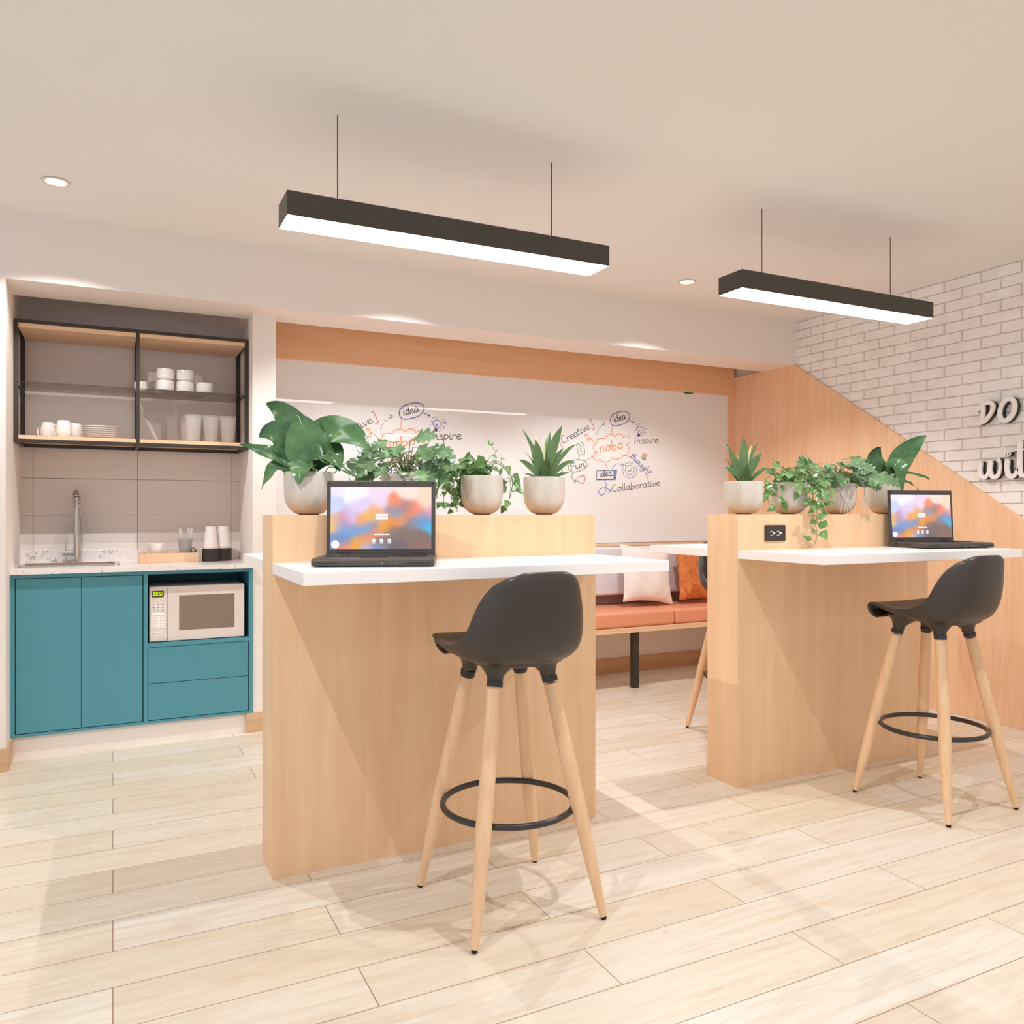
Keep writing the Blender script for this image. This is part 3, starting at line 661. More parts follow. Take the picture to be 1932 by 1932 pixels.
def make_laptop(label, loc, rz):
    t = thing('laptop', label, 'laptop', loc, rz, 'open black laptops showing an orange and blue picture')
    W, Dp, H = 0.384, 0.262, 0.024
    MB().prism([(0, 0.004), (0.006, 0), (Dp, 0.0), (Dp, H), (0.012, H), (0.003, H - 0.004), (0, H - 0.010)], 'x', -W / 2, W / 2).build('base', M['laptop'], t, bevel=0.003)
    bs = t.children[0] if t.children else None
    MB().box(-0.165, 0.165, 0.10, 0.215, H, H + 0.0008).build('keyboard_well', M['laptop_dark'], t, smooth=False)
    b = MB()
    for r_ in range(6):
        nk = 15
        for k in range(nk):
            x = -0.162 + k * 0.0216; y = 0.104 + r_ * 0.0182
            if r_ == 0 and 4 <= k <= 9:
                if k == 4: b.box(x, x + 0.0216 * 6 - 0.003, y, y + 0.0155, H + 0.0008, H + 0.0028)
                continue
            b.box(x, x + 0.0186, y, y + 0.0155, H + 0.0008, H + 0.0028)
    b.build('keys', M['keys'], t, smooth=False)
    MB().box(-0.05, 0.04, 0.03, 0.085, H, H + 0.0006).build('touchpad', M['laptop_dark'], t, smooth=False)
    MB().box(0.150, 0.168, 0.226, 0.236, H, H + 0.0007).build('sticker', M['grey_print'], t, smooth=False)
    for x in (-0.16, 0.16):
        MB().tube([(x, 0.02, -0.0028), (x, 0.02, 0.0006)], 0.006, 12).build('foot', M['rubber'], t)
        MB().tube([(x, Dp - 0.02, -0.0028), (x, Dp - 0.02, 0.0006)], 0.006, 12).build('foot', M['rubber'], t)
    b = MB()
    for x in (0.058, 0.072): b.box(x, x + 0.004, -0.0006, 0.001, 0.0085, 0.0105)
    b.box(0.027, 0.030, -0.0006, 0.001, 0.007, 0.0125).box(0.027, 0.033, -0.0006, 0.001, 0.0115, 0.0125)
    b.build('status_lamp', M['grey_print'], t, smooth=False)
    b = MB()
    for k in range(24):
        for s_ in (-1, 1):
            b.box(s_ * 0.145 + (k - 12) * 0.003, s_ * 0.145 + (k - 12) * 0.003 + 0.0015, -0.0004, 0.001, 0.007, 0.012)
    b.build('speaker_slots', M['laptop_dark'], t, smooth=False)
    b = MB(); b.box(-W / 2 - 0.0006, -W / 2 + 0.001, 0.10, 0.114, 0.008, 0.015).box(-W / 2 - 0.0006, -W / 2 + 0.001, 0.122, 0.136, 0.008, 0.015).box(-W / 2 - 0.0006, -W / 2 + 0.001, 0.19, 0.205, 0.006, 0.018)
    b.build('side_port', M['laptop_dark'], t, smooth=False)
    lid = bpy.data.objects.new('lid', None); bpy.data.objects.remove(lid)
    W2, HL = 0.374, 0.257
    ld = MB().box(-W2 / 2, W2 / 2, 0, 0.009, -0.004, HL).build('lid', M['laptop'], t, bevel=0.0045, seg=3, loc=(0, Dp - 0.014, H - 0.001))
    ld.rotation_euler = (math.radians(-4), 0, 0)
    sw, sz0, sz1 = 0.346, 0.019, 0.234
    NU, NV = 60, 40
    me = bpy.data.meshes.new('screen'); vs = []; fs = []
    for j in range(NV + 1):
        for i in range(NU + 1): vs.append((-sw / 2 + sw * i / NU, -0.0006, sz1 - (sz1 - sz0) * j / NV))
    for j in range(NV):
        for i in range(NU):
            a = j * (NU + 1) + i; fs.append((a, a + NU + 1, a + NU + 2, a + 1))
    me.from_pydata(vs, [], fs); at = me.color_attributes.new('picture', 'FLOAT_COLOR', 'POINT')
    for j in range(NV + 1):
        for i in range(NU + 1):
            c = px(i / NU, j / NV); at.data[j * (NU + 1) + i].color = srgb(*[min(255, q) for q in c])
    me.materials.append(M['screen']); so = bpy.data.objects.new('screen', me); C.objects.link(so); so.parent = ld
    X = lambda u: -sw / 2 + sw * u
    Z = lambda v: sz1 - (sz1 - sz0) * v
    def disc(b, u, v, r): b.lathe([(0, 0), (r, 0)], 0, 0, 0, 20); k = 40; 
    def dsk(b, u, v, r, y=-0.001):
        b.add([(X(u) + r * math.cos(2 * PI * k / 24), y, Z(v) + r * math.sin(2 * PI * k / 24)) for k in range(24)], [tuple(range(24))[::-1]])
    def bar(b, u0, u1, v0, v1, y=-0.001): b.add([(X(u0), y, Z(v1)), (X(u1), y, Z(v1)), (X(u1), y, Z(v0)), (X(u0), y, Z(v0))], [(0, 1, 2, 3)])
    b = MB(); bar(b, .445, .566, .434, .468); bar(b, .445, .566, .488, .522); b.build('login_field', M['icon'], ld, smooth=False)
    b = MB(); dsk(b, .048, .92, 0.0135); b.build('corner_button', M['icon'], ld, smooth=False)
    b = MB()
    bar(b, .430, .585, .757, .770)
    for (u0, u1) in ((.44, .47), (.48, .52), (.56, .575)): bar(b, u0, u1, .750, .760)
    b.build('caption', M['icon'], ld, smooth=False)
    for u in (.428, .505, .584):
        b = MB(); dsk(b, u, .86, 0.0062); bar(b, u - .019, u + .019, .895, .908); b.cur = 1
        dsk(b, u, .862, 0.0018, -0.0013); b.build('screen_icon', [M['icon'], M['grey_print']], ld, smooth=False)
    b = MB()
    for (x, z) in ((-0.178, 0.250), (-0.078, 0.249), (0.080, 0.249), (0.177, 0.250), (-0.145, 0.009), (0.147, 0.009)):
        b.tube([(x, -0.0012, z - 0.003), (x, 0.001, z - 0.003)], 0.0032, 12)
    b.build('rubber_bumper', M['laptop_dark'], ld)
    for x in (-0.13, 0.13):
        MB().tube([(x - 0.02, Dp - 0.014, H + 0.001), (x + 0.02, Dp - 0.014, H + 0.001)], 0.006, 12).build('hinge', M['laptop_dark'], t)
    return t
WT = 1.0798
lp = make_laptop('open black laptop on the white worktop in front of the big-leaved plant nearest the kitchen', (0.732, 2.461, WT), math.radians(-22.9))
dup(lp, (3.595, 2.473, WT), math.radians(-13.7), 'open black laptop on the farther worktop, next to the sloping wood cladding')

# ------------------------------------------------------------------ bench, cushions, pillows
bn = thing('bench', 'long wooden wall bench on black legs under the whiteboard', 'bench', (0.86, 4.70, 0))
box('seat_board', M['wood_pale'], (0, 3.805, 0, 0.568, 0.400, 0.4365), bn, bevel=0.002)
for x in (0.40, 2.445, 3.60): box('leg', M['black'], (x, x + 0.045, 0.025, 0.070, 0, 0.400), bn, bevel=0.002)
box('back_rail', M['wood_pale'], (0, 3.75, 0.530, 0.566, 0.985, 1.008), bn, bevel=0.001)
box('shaded_gap_panel', M['gap_brown'], (0, 3.75, 0.470, 0.565, 0.4365, 0.62), bn)  # brown colour paints in the shaded gap below the back cushions
xs = [0.862, 1.70, 2.68, 3.659, 4.64]
SL = ['leftmost orange leather seat cushion of the wall bench, by the kitchen pier', 'orange seat cushion of the bench, second from the kitchen pier', 'orange leather seat cushion under the cream pillow on the wall bench', 'rightmost orange leather seat cushion, under the rust velvet pillow']
BL = ['leftmost grey back cushion of the wall bench', 'grey back cushion of the bench, second from the kitchen pier', 'grey back cushion behind the cream pillow', 'rightmost grey back cushion, behind the rust velvet pillow']
for i in range(4):
    o = MB().box(xs[i] + 0.002, xs[i + 1] - 0.002, 4.706, 5.165, 0.437, 0.546).build('seat_cushion', M['orange'], None, bevel=0.022, seg=5)
    tag(o, SL[i], 'seat cushion', 'orange seat cushions on the bench')
    o = MB().box(xs[i] + 0.003, xs[i + 1] - 0.003, 5.10, 5.228, 0.622, 0.984).build('back_cushion', M['grey_fab'], None, bevel=0.018, seg=4)
    tag(o, BL[i], 'back cushion', 'grey back cushions of the bench')
def pillow(name, mat, loc, size, rot, label, seed):
    rn = random.Random(seed); n = 26; rows = []; ph = [rn.uniform(0, 6) for _ in range(6)]
    def P(i, j, s):
        u = -1 + 2 * i / n; v = -1 + 2 * j / n
        ex = (1 - abs(u) ** 2.4) * (1 - abs(v) ** 2.4)
        pinch = 1 - 0.10 * (1 - abs(v) ** 2) * abs(u) ** 3; pinv = 1 - 0.10 * (1 - abs(u) ** 2) * abs(v) ** 3
        th = 0.062 * max(ex, 0) ** 0.55
        wr = 0.006 * math.sin(7 * u + ph[0] + 3 * v) * math.cos(5 * v + ph[1]) * ex + 0.004 * math.sin(14 * (abs(u) + abs(v)) + ph[2]) * (abs(u * v)) 
        return (u * size / 2 * pinch, s * th + wr, v * size / 2 * pinv)
    b = MB(); b.grid([[P(i, j, -1) for i in range(n + 1)] for j in range(n + 1)]); b.grid([[P(i, j, 1) for i in range(n + 1)][::-1] for j in range(n + 1)])
    o = b.build(name, mat, None, ang=180, sub=1, loc=loc); o.rotation_euler = rot
    return tag(o, label, 'pillow', 'throw pillows on the bench')
pillow('throw_pillow', M['linen'], (3.595, 4.975, 0.782), 0.44, (math.radians(-14), math.radians(5), math.radians(-3)), 'cream linen throw pillow on the orange bench seat', 1)
pillow('throw_pillow', M['velvet'], (4.075, 4.975, 0.768), 0.42, (math.radians(-13), math.radians(4), math.radians(4)), 'rust orange velvet throw pillow beside the cream one', 2)

# ------------------------------------------------------------------ whiteboard with drawings
YB = 5.245
wb = thing('whiteboard', 'large glossy whiteboard wall with two coloured mind map drawings', 'whiteboard', (0, YB, 0))
MB().box(0.845, 4.614, 0, 0.034, 1.012, 2.300).build('board', M['board'], wb, smooth=False)
LET = {'a': ([[(.75,.9),(.45,1),(.15,.7),(.1,.25),(.35,0),(.6,.25),(.75,.9),(.72,.2),(.85,0),(1,.1)]], .95),
 'e': ([[(.1,.5),(.6,.6),(.7,.85),(.45,1),(.15,.7),(.1,.25),(.4,0),(.85,.2)]], .85),
 'i': ([[(.15,.95),(.1,.2),(.2,0),(.4,.1)],[(.2,1.38),(.22,1.42)]], .45),
 'd': ([[(.7,.9),(.4,1),(.1,.6),(.1,.2),(.35,0),(.65,.3),(.85,1.9),(.75,.2),(.95,.05)]], .95),
 'r': ([[(.12,1),(.08,0)],[(.1,.55),(.35,.95),(.65,.95)]], .65), 't': ([[(.3,1.6),(.2,.3),(.35,0),(.55,.1)],[(0,1.05),(.6,1.15)]], .55),
 'v': ([[(.1,1),(.3,0),(.5,.3),(.7,1)]], .75), 'n': ([[(.1,1),(.08,0)],[(.1,.6),(.4,1),(.62,.9),(.62,.1),(.85,.05)]], .9),
 's': ([[(.65,.9),(.35,1),(.15,.8),(.55,.4),(.5,.05),(.05,.05)]], .75), 'p': ([[(.12,1),(-.02,-.7)],[(.08,.7),(.4,1),(.7,.75),(.55,.2),(.1,.1)]], .85),
 'o': ([[(.45,1),(.12,.65),(.15,.15),(.45,0),(.75,.35),(.7,.85),(.45,1),(.9,.95)]], .95), 'b': ([[(.2,1.9),(.1,0),(.5,0),(.75,.4),(.6,.85),(.12,.6)]], .9),
 'u': ([[(.1,1),(.12,.2),(.38,0),(.68,.4),(.75,1),(.75,.1),(.92,.05)]], .95), 'h': ([[(.22,1.9),(.1,0)],[(.1,.6),(.4,1),(.63,.8),(.63,.1),(.85,.05)]], .9),
 'g': ([[(.7,.9),(.35,1),(.1,.6),(.25,.1),(.6,.3),(.75,1),(.65,-.5),(.3,-.75),(.05,-.5)]], .9), 'l': ([[(.25,1.9),(.12,.2),(.3,0)]], .42),
 'C': ([[(.95,1.6),(.65,1.9),(.2,1.3),(.1,.5),(.45,0),(.95,.25)]], 1.1), 'I': ([[(.32,1.75),(.15,0)]], .5), 'F': ([[(.95,1.7),(.22,1.7),(.1,0)],[(.15,.9),(.75,.95)]], .9),
 '?': ([[(0,1.4),(.2,1.8),(.6,1.8),(.75,1.4),(.4,.9),(.35,.5)],[(.35,.1),(.38,.12)]], .8)}
BK, OG, PU, RD, GR, BU = range(6)
ST = []      # (ink, width factor, points) in a 1000-unit sketch sheet, y down
def S(ink, *p, w=1.0): ST.append((ink, w, list(p)))
def word(ink, txt, p0, p1, xh, w=1.0):
    adv = sum(LET[c][1] for c in txt); ux, uy = (p1[0] - p0[0]), (p1[1] - p0[1]); L = math.hypot(ux, uy); ux /= L; uy /= L; k = L / adv; x = 0
    for c in txt:
        for s_ in LET[c][0]: ST.append((ink, w, smooth([(p0[0] + ux * (x + a) * k + uy * b_ * xh, p0[1] + uy * (x + a) * k - ux * b_ * xh) for (a, b_) in s_])))
        x += LET[c][1]
def smooth(p, n=4):
    if len(p) < 3: return p
    o = []
    for i in range(len(p) - 1):
        a = p[max(i - 1, 0)]; b_ = p[i]; c = p[i + 1]; d = p[min(i + 2, len(p) - 1)]
        for k in range(n):
            t = k / n; o.append(tuple(0.5 * (2 * b_[q] + (c[q] - a[q]) * t + (2 * a[q] - 5 * b_[q] + 4 * c[q] - d[q]) * t * t + (3 * b_[q] - a[q] - 3 * c[q] + d[q]) * t ** 3) for q in (0, 1)))
    return o + [p[-1]]
S(OG,(745,625),(770,605),(810,600),(830,608)); S(OG,(830,605),(850,580),(885,555),(920,550),(950,562),(970,583)); S(OG,(970,583),(985,560),(1010,547),(1040,548),(1065,565),(1078,590))
S(OG,(1078,590),(1095,572),(1125,570),(1155,590),(1165,620),(1155,660),(1115,685)); S(OG,(1115,685),(1140,710),(1150,745),(1140,790),(1110,820),(1075,822)); S(OG,(1075,822),(1060,845),(1020,868),(970,872),(930,850))
S(OG,(930,850),(905,885),(870,905),(835,910),(800,900),(770,875)); S(OG,(770,875),(755,888),(720,885),(695,865),(683,830),(690,800),(715,775),(742,780),(750,800),(735,815),(715,810),(712,795),(725,788))
S(OG,(715,775),(688,745),(680,715),(690,690),(715,677)); S(OG,(715,677),(725,660),(745,625)); S(OG,(728,598),(745,628))
S(OG,(700,675),(690,645),(665,615),(630,598),(600,610),(595,635),(615,640),(630,620),(625,590),(590,545)); S(OG,(578,580),(580,545),(618,545))
S(OG,(935,435),(918,550)); S(OG,(682,835),(580,895)); S(OG,(838,908),(870,1015)); S(OG,(1075,822),(1150,840),(1220,880),(1290,950),(1350,1030),(1388,1112)); S(OG,(1386,1108),(1390,1114),w=2.4)
S(PU,(925,420),(908,380),(915,330),(950,285),(1010,260),(1080,248),(1130,260),(1158,295),(1150,345),(1110,395),(1040,425),(960,438),(925,420),w=1.2)
S(PU,(1145,362),(1208,394)); S(PU,(1206,392),(1210,396),w=2.6); S(BU,(722,555),(730,530)); S(RD,(735,503),(750,485)); S(GR,(762,465),(782,448)); S(GR,(800,430),(820,412)); S(PU,(812,388),(840,402)); S(PU,(840,402),(822,430))
S(PU,(1270,545),(1262,515),(1245,490),(1250,465),(1275,448),(1305,450),(1332,470),(1335,500),(1315,525),(1300,545)); S(PU,(1262,550),(1295,548),(1258,560),(1292,562),(1262,572),(1288,575),w=1.3)
S(PU,(1270,490),(1285,505),(1298,488)); S(PU,(1285,505),(1280,540))
for a in (((1225,460),(1229,464)),((1238,415),(1250,432)),((1262,405),(1268,422)),((1295,402),(1290,420)),((1332,410),(1327,415)),((1345,445),(1362,438)),((1350,465),(1385,470)),((1350,490),(1380,488)),((1345,515),(1365,530)),((1345,530),(1355,550)),((1320,550),(1335,572)),((1222,500),(1226,504)),((1310,575),(1314,579))): S(PU, *a, w=.8)
S(RD,(630,358),(650,350)); S(RD,(650,350),(700,475)); S(RD,(700,475),(662,495)); S(RD,(232,598),(275,715)); S(RD,(275,715),(298,708))
for a in (((465,680),(540,652)),((540,652),(560,680),(575,790),(560,805)),((560,805),(510,818),(488,790)),((488,790),(465,680)),((505,820),(490,880))): S(GR, *a)
S(GR,(492,700),(510,685),(528,700),(522,730),(515,750),w=1.3); S(GR,(532,771),(535,773),w=1.8)
S(GR,(380,930),(430,890),(500,880),(570,895),(605,940),(590,985),(520,1020),(440,1040),(380,1020),(358,975),(380,930)); S(GR,(428,1040),(405,1080),(415,1130),(460,1165)); S(GR,(435,1178),(462,1165)); S(GR,(462,1165),(455,1130))
S(GR,(350,912),(330,915)); S(GR,(310,918),(290,926)); S(GR,(275,930),(250,960)); S(GR,(246,938),(246,964)); S(GR,(246,964),(266,964)); S(GR,(200,990),(175,1030),(190,1062),(250,1058),(282,1020),(255,985),(205,985),w=1.5)
S(RD,(522,1110),(500,1095),(475,1115),(478,1150),(510,1178),(548,1190)); S(RD,(548,1190),(575,1150),(578,1110),(560,1088),(535,1092),(522,1110))
for a in (((732,1020),(955,1020)),((955,1020),(950,1130)),((950,1130),(728,1135)),((728,1135),(732,1020)),((955,1018),(990,1018)),((990,1018),(975,1138)),((975,1138),(735,1142)),((966,1025),(960,1125)),((977,1025),(969,1125))): S(BU, *a, w=1.2)
S(BU,(935,1012),(945,970),(985,935),(1060,938)); S(BU,(1050,910),(1072,940)); S(BU,(1072,940),(1045,955)); S(BU,(828,1145),(850,1190),(852,1250),(835,1310),(795,1340),(760,1320),(758,1285),(785,1255),(840,1245),(885,1265),(910,1298))
S(BU,(875,1305),(912,1298)); S(BU,(912,1298),(905,1265)); S(BU, *[(1160 + 60 * math.cos(k * PI / 12), 1012 + 60 * math.sin(k * PI / 12)) for k in range(25)], w=.8)
SUNP = [(1160 + (84 if k % 2 else 108) * math.cos(k * PI / 15), 1014 + (86 if k % 2 else 114) * math.sin(k * PI / 15)) for k in range(31)]
for a, b_ in zip(SUNP[:-1], SUNP[1:]): S(BU, a, b_, w=.7)
S(BK,(1128,1012),(1145,1027),(1170,1022),(1188,990)); S(BK,(1139,985),(1142,988)); S(BK,(1166,982),(1169,985))
S(RD, *[(1355 + (8 + k * 1.1) * math.cos(k * .55), 822 + (8 + k * 1.1) * math.sin(k * .55)) for k in range(20)], w=1.1); S(GR,(1305,828),(1318,855),(1345,868),(1365,866),(1356,886),(1334,874),(1312,848),w=1.2)
word(BK,'Creative',(292,672),(650,470),52); word(BK,'idea',(958,392),(1112,346),50,1.1); word(BK,'Inspire',(1215,670),(1540,662),52); word(OG,'nobo',(772,782),(1085,722),66,1.4)
word(BK,'Fun',(395,1012),(585,972),48,1.2); word(BK,'idea',(768,1098),(930,1088),46,1.1); word(BK,'Collaborative',(930,1298),(1560,1212),48); word(BU,'thought',(1160,838),(1405,1082),44,1.1)
U, Vv = 1 / 1517.0, 1 / 1517.0
def board_pt(x, y):
    """sketch sheet -> board (metres).  The sheet is slightly sheared because it was drawn by eye."""
    d = FW + RT * ((1020 + x / 6.9 - 966) / FOC); t = YB / d.y
    return (d.x * t, 1.25 + (966 - 740 - y / 6.9) / FOC * t)
for (dx, dz, lb) in ((0.0, 0.0, 'right hand mind map in coloured marker'), (-1.706, -0.0365, 'left hand mind map in coloured marker, partly behind the plants')):
    b = MB()
    for i, (ink, wf, p) in enumerate(ST):
        if len(p) > 2: p = smooth(p, 3)
        q = [board_pt(*a) for a in p]; b.cur = ink
        b.ribbon([(a + dx, z + dz) for a, z in q], 0.0046 * wf, at=-0.0005 - (i % 7) * 0.00003)
    o = b.build('marker_drawing', INK, wb, smooth=False); o['label'] = lb
M['green_disc'] = material('green_disc', srgb(20, 120, 60), 0.5)
MB().add([(4.203 + 0.105 * math.cos(2 * PI * k / 40), -0.0012, 2.295 + 0.085 * math.sin(2 * PI * k / 40)) for k in range(40)], [tuple(range(40))]).build('green_patch', M['green_disc'], wb, smooth=False)  # flat green disc, its upper part behind the header board

# ------------------------------------------------------------------ lettering on the bricks (read along -Y)
def stroke_solid(b, pts, w_, x0, x1, dy=0, dz=0, closed=False):
    """thick rounded stroke, extruded from x0 to x1; pts are (s, z), s runs to the reader's right"""
    n = len(pts); h = w_ if isinstance(w_, list) else [w_] * n
    L_, R_ = [], []
    for i in range(n):
        a = pts[(i - 1) % n] if closed else pts[max(i - 1, 0)]; c = pts[(i + 1) % n] if closed else pts[min(i + 1, n - 1)]
        tx, tz = c[0] - a[0], c[1] - a[1]; q = math.hypot(tx, tz); nx, nz = -tz / q, tx / q
        L_.append((pts[i][0] + nx * h[i] / 2, pts[i][1] + nz * h[i] / 2)); R_.append((pts[i][0] - nx * h[i] / 2, pts[i][1] - nz * h[i] / 2))
    x0c, x1c = x0 + 0.00025, x1 - 0.00025
    Yf = lambda p, x: (x, 3.10 - (p[0] + dy), p[1] + dz)
    rings = [[Yf(L_[i], x0), Yf(R_[i], x0), Yf(R_[i], x1), Yf(L_[i], x1)] for i in range(n)]
    if closed: rings.append(rings[0])
    b.grid(rings, True)
    if not closed:
        for (p, hw) in ((pts[0], h[0] / 2), (pts[-1], h[-1] / 2)):
            m_ = 14; v0 = [Yf((p[0] + hw * math.cos(2 * PI * k / m_), p[1] + hw * math.sin(2 * PI * k / m_)), x0c) for k in range(m_)]; v1 = [(x1c, y, z) for (x, y, z) in v0]
            b.add(v0 + v1, [tuple(range(m_)), tuple(range(m_, 2 * m_))[::-1]] + [(k, (k + 1) % m_, m_ + (k + 1) % m_, m_ + k) for k in range(m_)])
sg = thing('wall_lettering', 'raised white script letters with dark backs on the brick wall', 'sign', (0, 0, 0))
GLY = {'letter_d': [([(0.012, 1.861), (0.045, 1.893), (0.085, 1.897), (0.106, 1.880), (0.104, 1.852), (0.085, 1.822), (0.058, 1.795), (0.030, 1.782), (0.015, 1.784)], 0.023, False), ([(0.047, 1.873), (0.045, 1.83), (0.040, 1.790)], 0.026, False)],
       'letter_o': [([(0.190 + 0.042 * math.cos(a) + 0.012 * math.sin(a), 1.844 + 0.062 * math.sin(a)) for a in [2 * PI * k / 28 for k in range(28)]], 0.026, True)],
       'letter_w': [([(0.030, 1.541), (0.026, 1.50), (0.034, 1.466), (0.053, 1.456), (0.070, 1.47), (0.086, 1.505), (0.092, 1.536)], [0.028, 0.028, 0.026, 0.024, 0.018, 0.012, 0.012], False),
                    ([(0.092, 1.541), (0.089, 1.50), (0.097, 1.466), (0.116, 1.455), (0.138, 1.47), (0.150, 1.51), (0.147, 1.545), (0.140, 1.562)], [0.028, 0.028, 0.026, 0.024, 0.020, 0.016, 0.013, 0.012], False)],
       'letter_i': [([(0.192, 1.543), (0.190, 1.50), (0.200, 1.464), (0.220, 1.455), (0.240, 1.472), (0.252, 1.50)], [0.028, 0.028, 0.026, 0.024, 0.018, 0.012], False), ([(0.190, 1.586), (0.197, 1.587)], 0.027, False)],
       'letter_t': [([(0.266, 1.648), (0.262, 1.56), (0.262, 1.49), (0.272, 1.462), (0.290, 1.458)], [0.028, 0.028, 0.028, 0.025, 0.020], False), ([(0.212, 1.600), (0.290, 1.608)], 0.008, False)]}
for nm, strokes in GLY.items():
    b = MB(); d = MB()
    for si, (p, w_, cl_) in enumerate(strokes):
        e_ = 0.0006 * si
        pp = smooth(p, 5) if not cl_ else p
        ww = w_
        if isinstance(w_, list) and not cl_:
            ww = []; 
            for i in range(len(w_) - 1): ww += [w_[i] + (w_[i + 1] - w_[i]) * k / 5 for k in range(5)]
            ww.append(w_[-1])
        stroke_solid(b, pp, ww, 4.646 - e_, 4.658 - e_, closed=cl_); stroke_solid(d, pp, ww, 4.6595 - e_, 4.684 - e_, 0.001, -0.001, closed=cl_)
    o = b.build(nm, M['sign_face'], sg, smooth=False); d.build('dark_back', M['sign_dark'], o, smooth=False)

# ------------------------------------------------------------------ potted plants
POT = [(0, 0), (0.030, 0), (0.052, 0.008), (0.070, 0.024), (0.082, 0.048), (0.0865, 0.075), (0.0868, 0.110), (0.0868, 0.150), (0.0855, 0.1535), (0.0805, 0.1535), (0.0795, 0.148), (0.0795, 0.136), (0, 0.136)]
def W3(r, f, z): return Vector((RT.x * r + FW.x * f, RT.y * r + FW.y * f, z))
def clearp(p):
    """keep foliage out of the divider top (z<0) and off the worktop"""
    x, y, z = p
    if z < 0.003 and abs(y) < 0.108:
        if y < -0.05: y = -0.109
        else: z = 0.003
    return (x, y, max(z, -0.157))
def leaf(mb, base_, ctrl, tip, width, nrm, fold=0.25, wave=0.0, prof='oval', n=14, seed=0, veins=0.0):
    rn = random.Random(seed); ph = rn.uniform(0, 6)
    rows = []; U = [-1, -.75, -.5, -.25, 0, .25, .5, .75, 1]
    for i in range(n + 1):
        t = i / n; p = base_ * (1 - t) ** 2 + ctrl * 2 * t * (1 - t) + tip * t * t
        tg = ((ctrl - base_) * (1 - t) + (tip - ctrl) * t).normalized()
        s = tg.cross(nrm); s = s.normalized() if s.length > 1e-4 else tg.orthogonal().normalized(); nn = s.cross(tg).normalized()
        if prof == 'oval': wd = max(math.sin(PI * min(1, t ** 0.8)) ** 0.75, 0.02) if t > .16 else 0.06 + (t / .16) * (math.sin(PI * .16 ** .8) ** .75 - .06)
        elif prof == 'blade': wd = (0.55 + 0.9 * t) if t < .5 else max(1 - ((t - .5) / .5) ** 2.2, 0.01)
        elif prof == 'heart': wd = (min(1, (t / 0.18) ** 0.5) * (1 - max(0, (t - .22) / .78) ** 1.35)) if t < 1 else 0.01
        elif prof == 'lobed': wd = (math.sin(PI * t ** 0.85) ** 0.7 if 0 < t < 1 else 0.03) * (0.34 + 0.66 * abs(math.cos(t * PI * 4.2)) ** 0.8)
        wd = max(wd, 0.015) * width / 2
        r = []
        for u in U:
            h = fold * abs(u) * wd + wave * math.sin(t * 11 + ph + (1 if u > 0 else 2)) * abs(u) ** 2
            if veins: h += veins * math.sin((t * 9 - abs(u) * 2.2) * 2 * PI * 0.9) * (1 - abs(abs(u) - .5))
            q = p + s * (u * wd) + nn * h
            if prof == 'lobed': q = q + tg * (abs(u) * wd * 0.35)
            r.append(tuple(q))
        rows.append([clearp(q) for q in r])
    mb.grid(rows)
def pot_thing(x, y, label, k=1.0):
    t = thing('potted_plant', label, 'potted plant', (x, y, 1.2395), 0, 'potted plants on the dividers')
    MB().lathe([(r * k, z) for r, z in POT[:-1]], n=48).build('pot', M['concrete'], t, ang=50)
    MB().lathe([(0.0795 * k, 0.1375), (0.06 * k, 0.141), (0, 0.142)], n=24).build('soil', M['soil'], t)
    return t
RIM = 0.152
def broad(t, specs, seed):
    b = MB(); st_ = MB()
    for i, (br, bf, cr, cf, cz, tr, tf, tz, wd, nr, nf, nz, fold) in enumerate(specs):
        B = W3(br, bf, RIM - 0.01); Cn = W3(cr, cf, RIM + cz); T = W3(tr, tf, RIM + tz)
        leaf(b, B.lerp(Cn, 0.12), Cn, T, wd, W3(nr, nf, nz).normalized(), fold, 0.006, 'oval', 26, seed + i, 0.0016)
        st_.tube([B - Vector((0, 0, 0.02)), B, B.lerp(Cn, 0.2)], 0.0035, 6)
    b.build('leaves', M['leaf_dark'], t, ang=180, sub=1); st_.build('leaf_stalks', M['leaf_dark'], t)
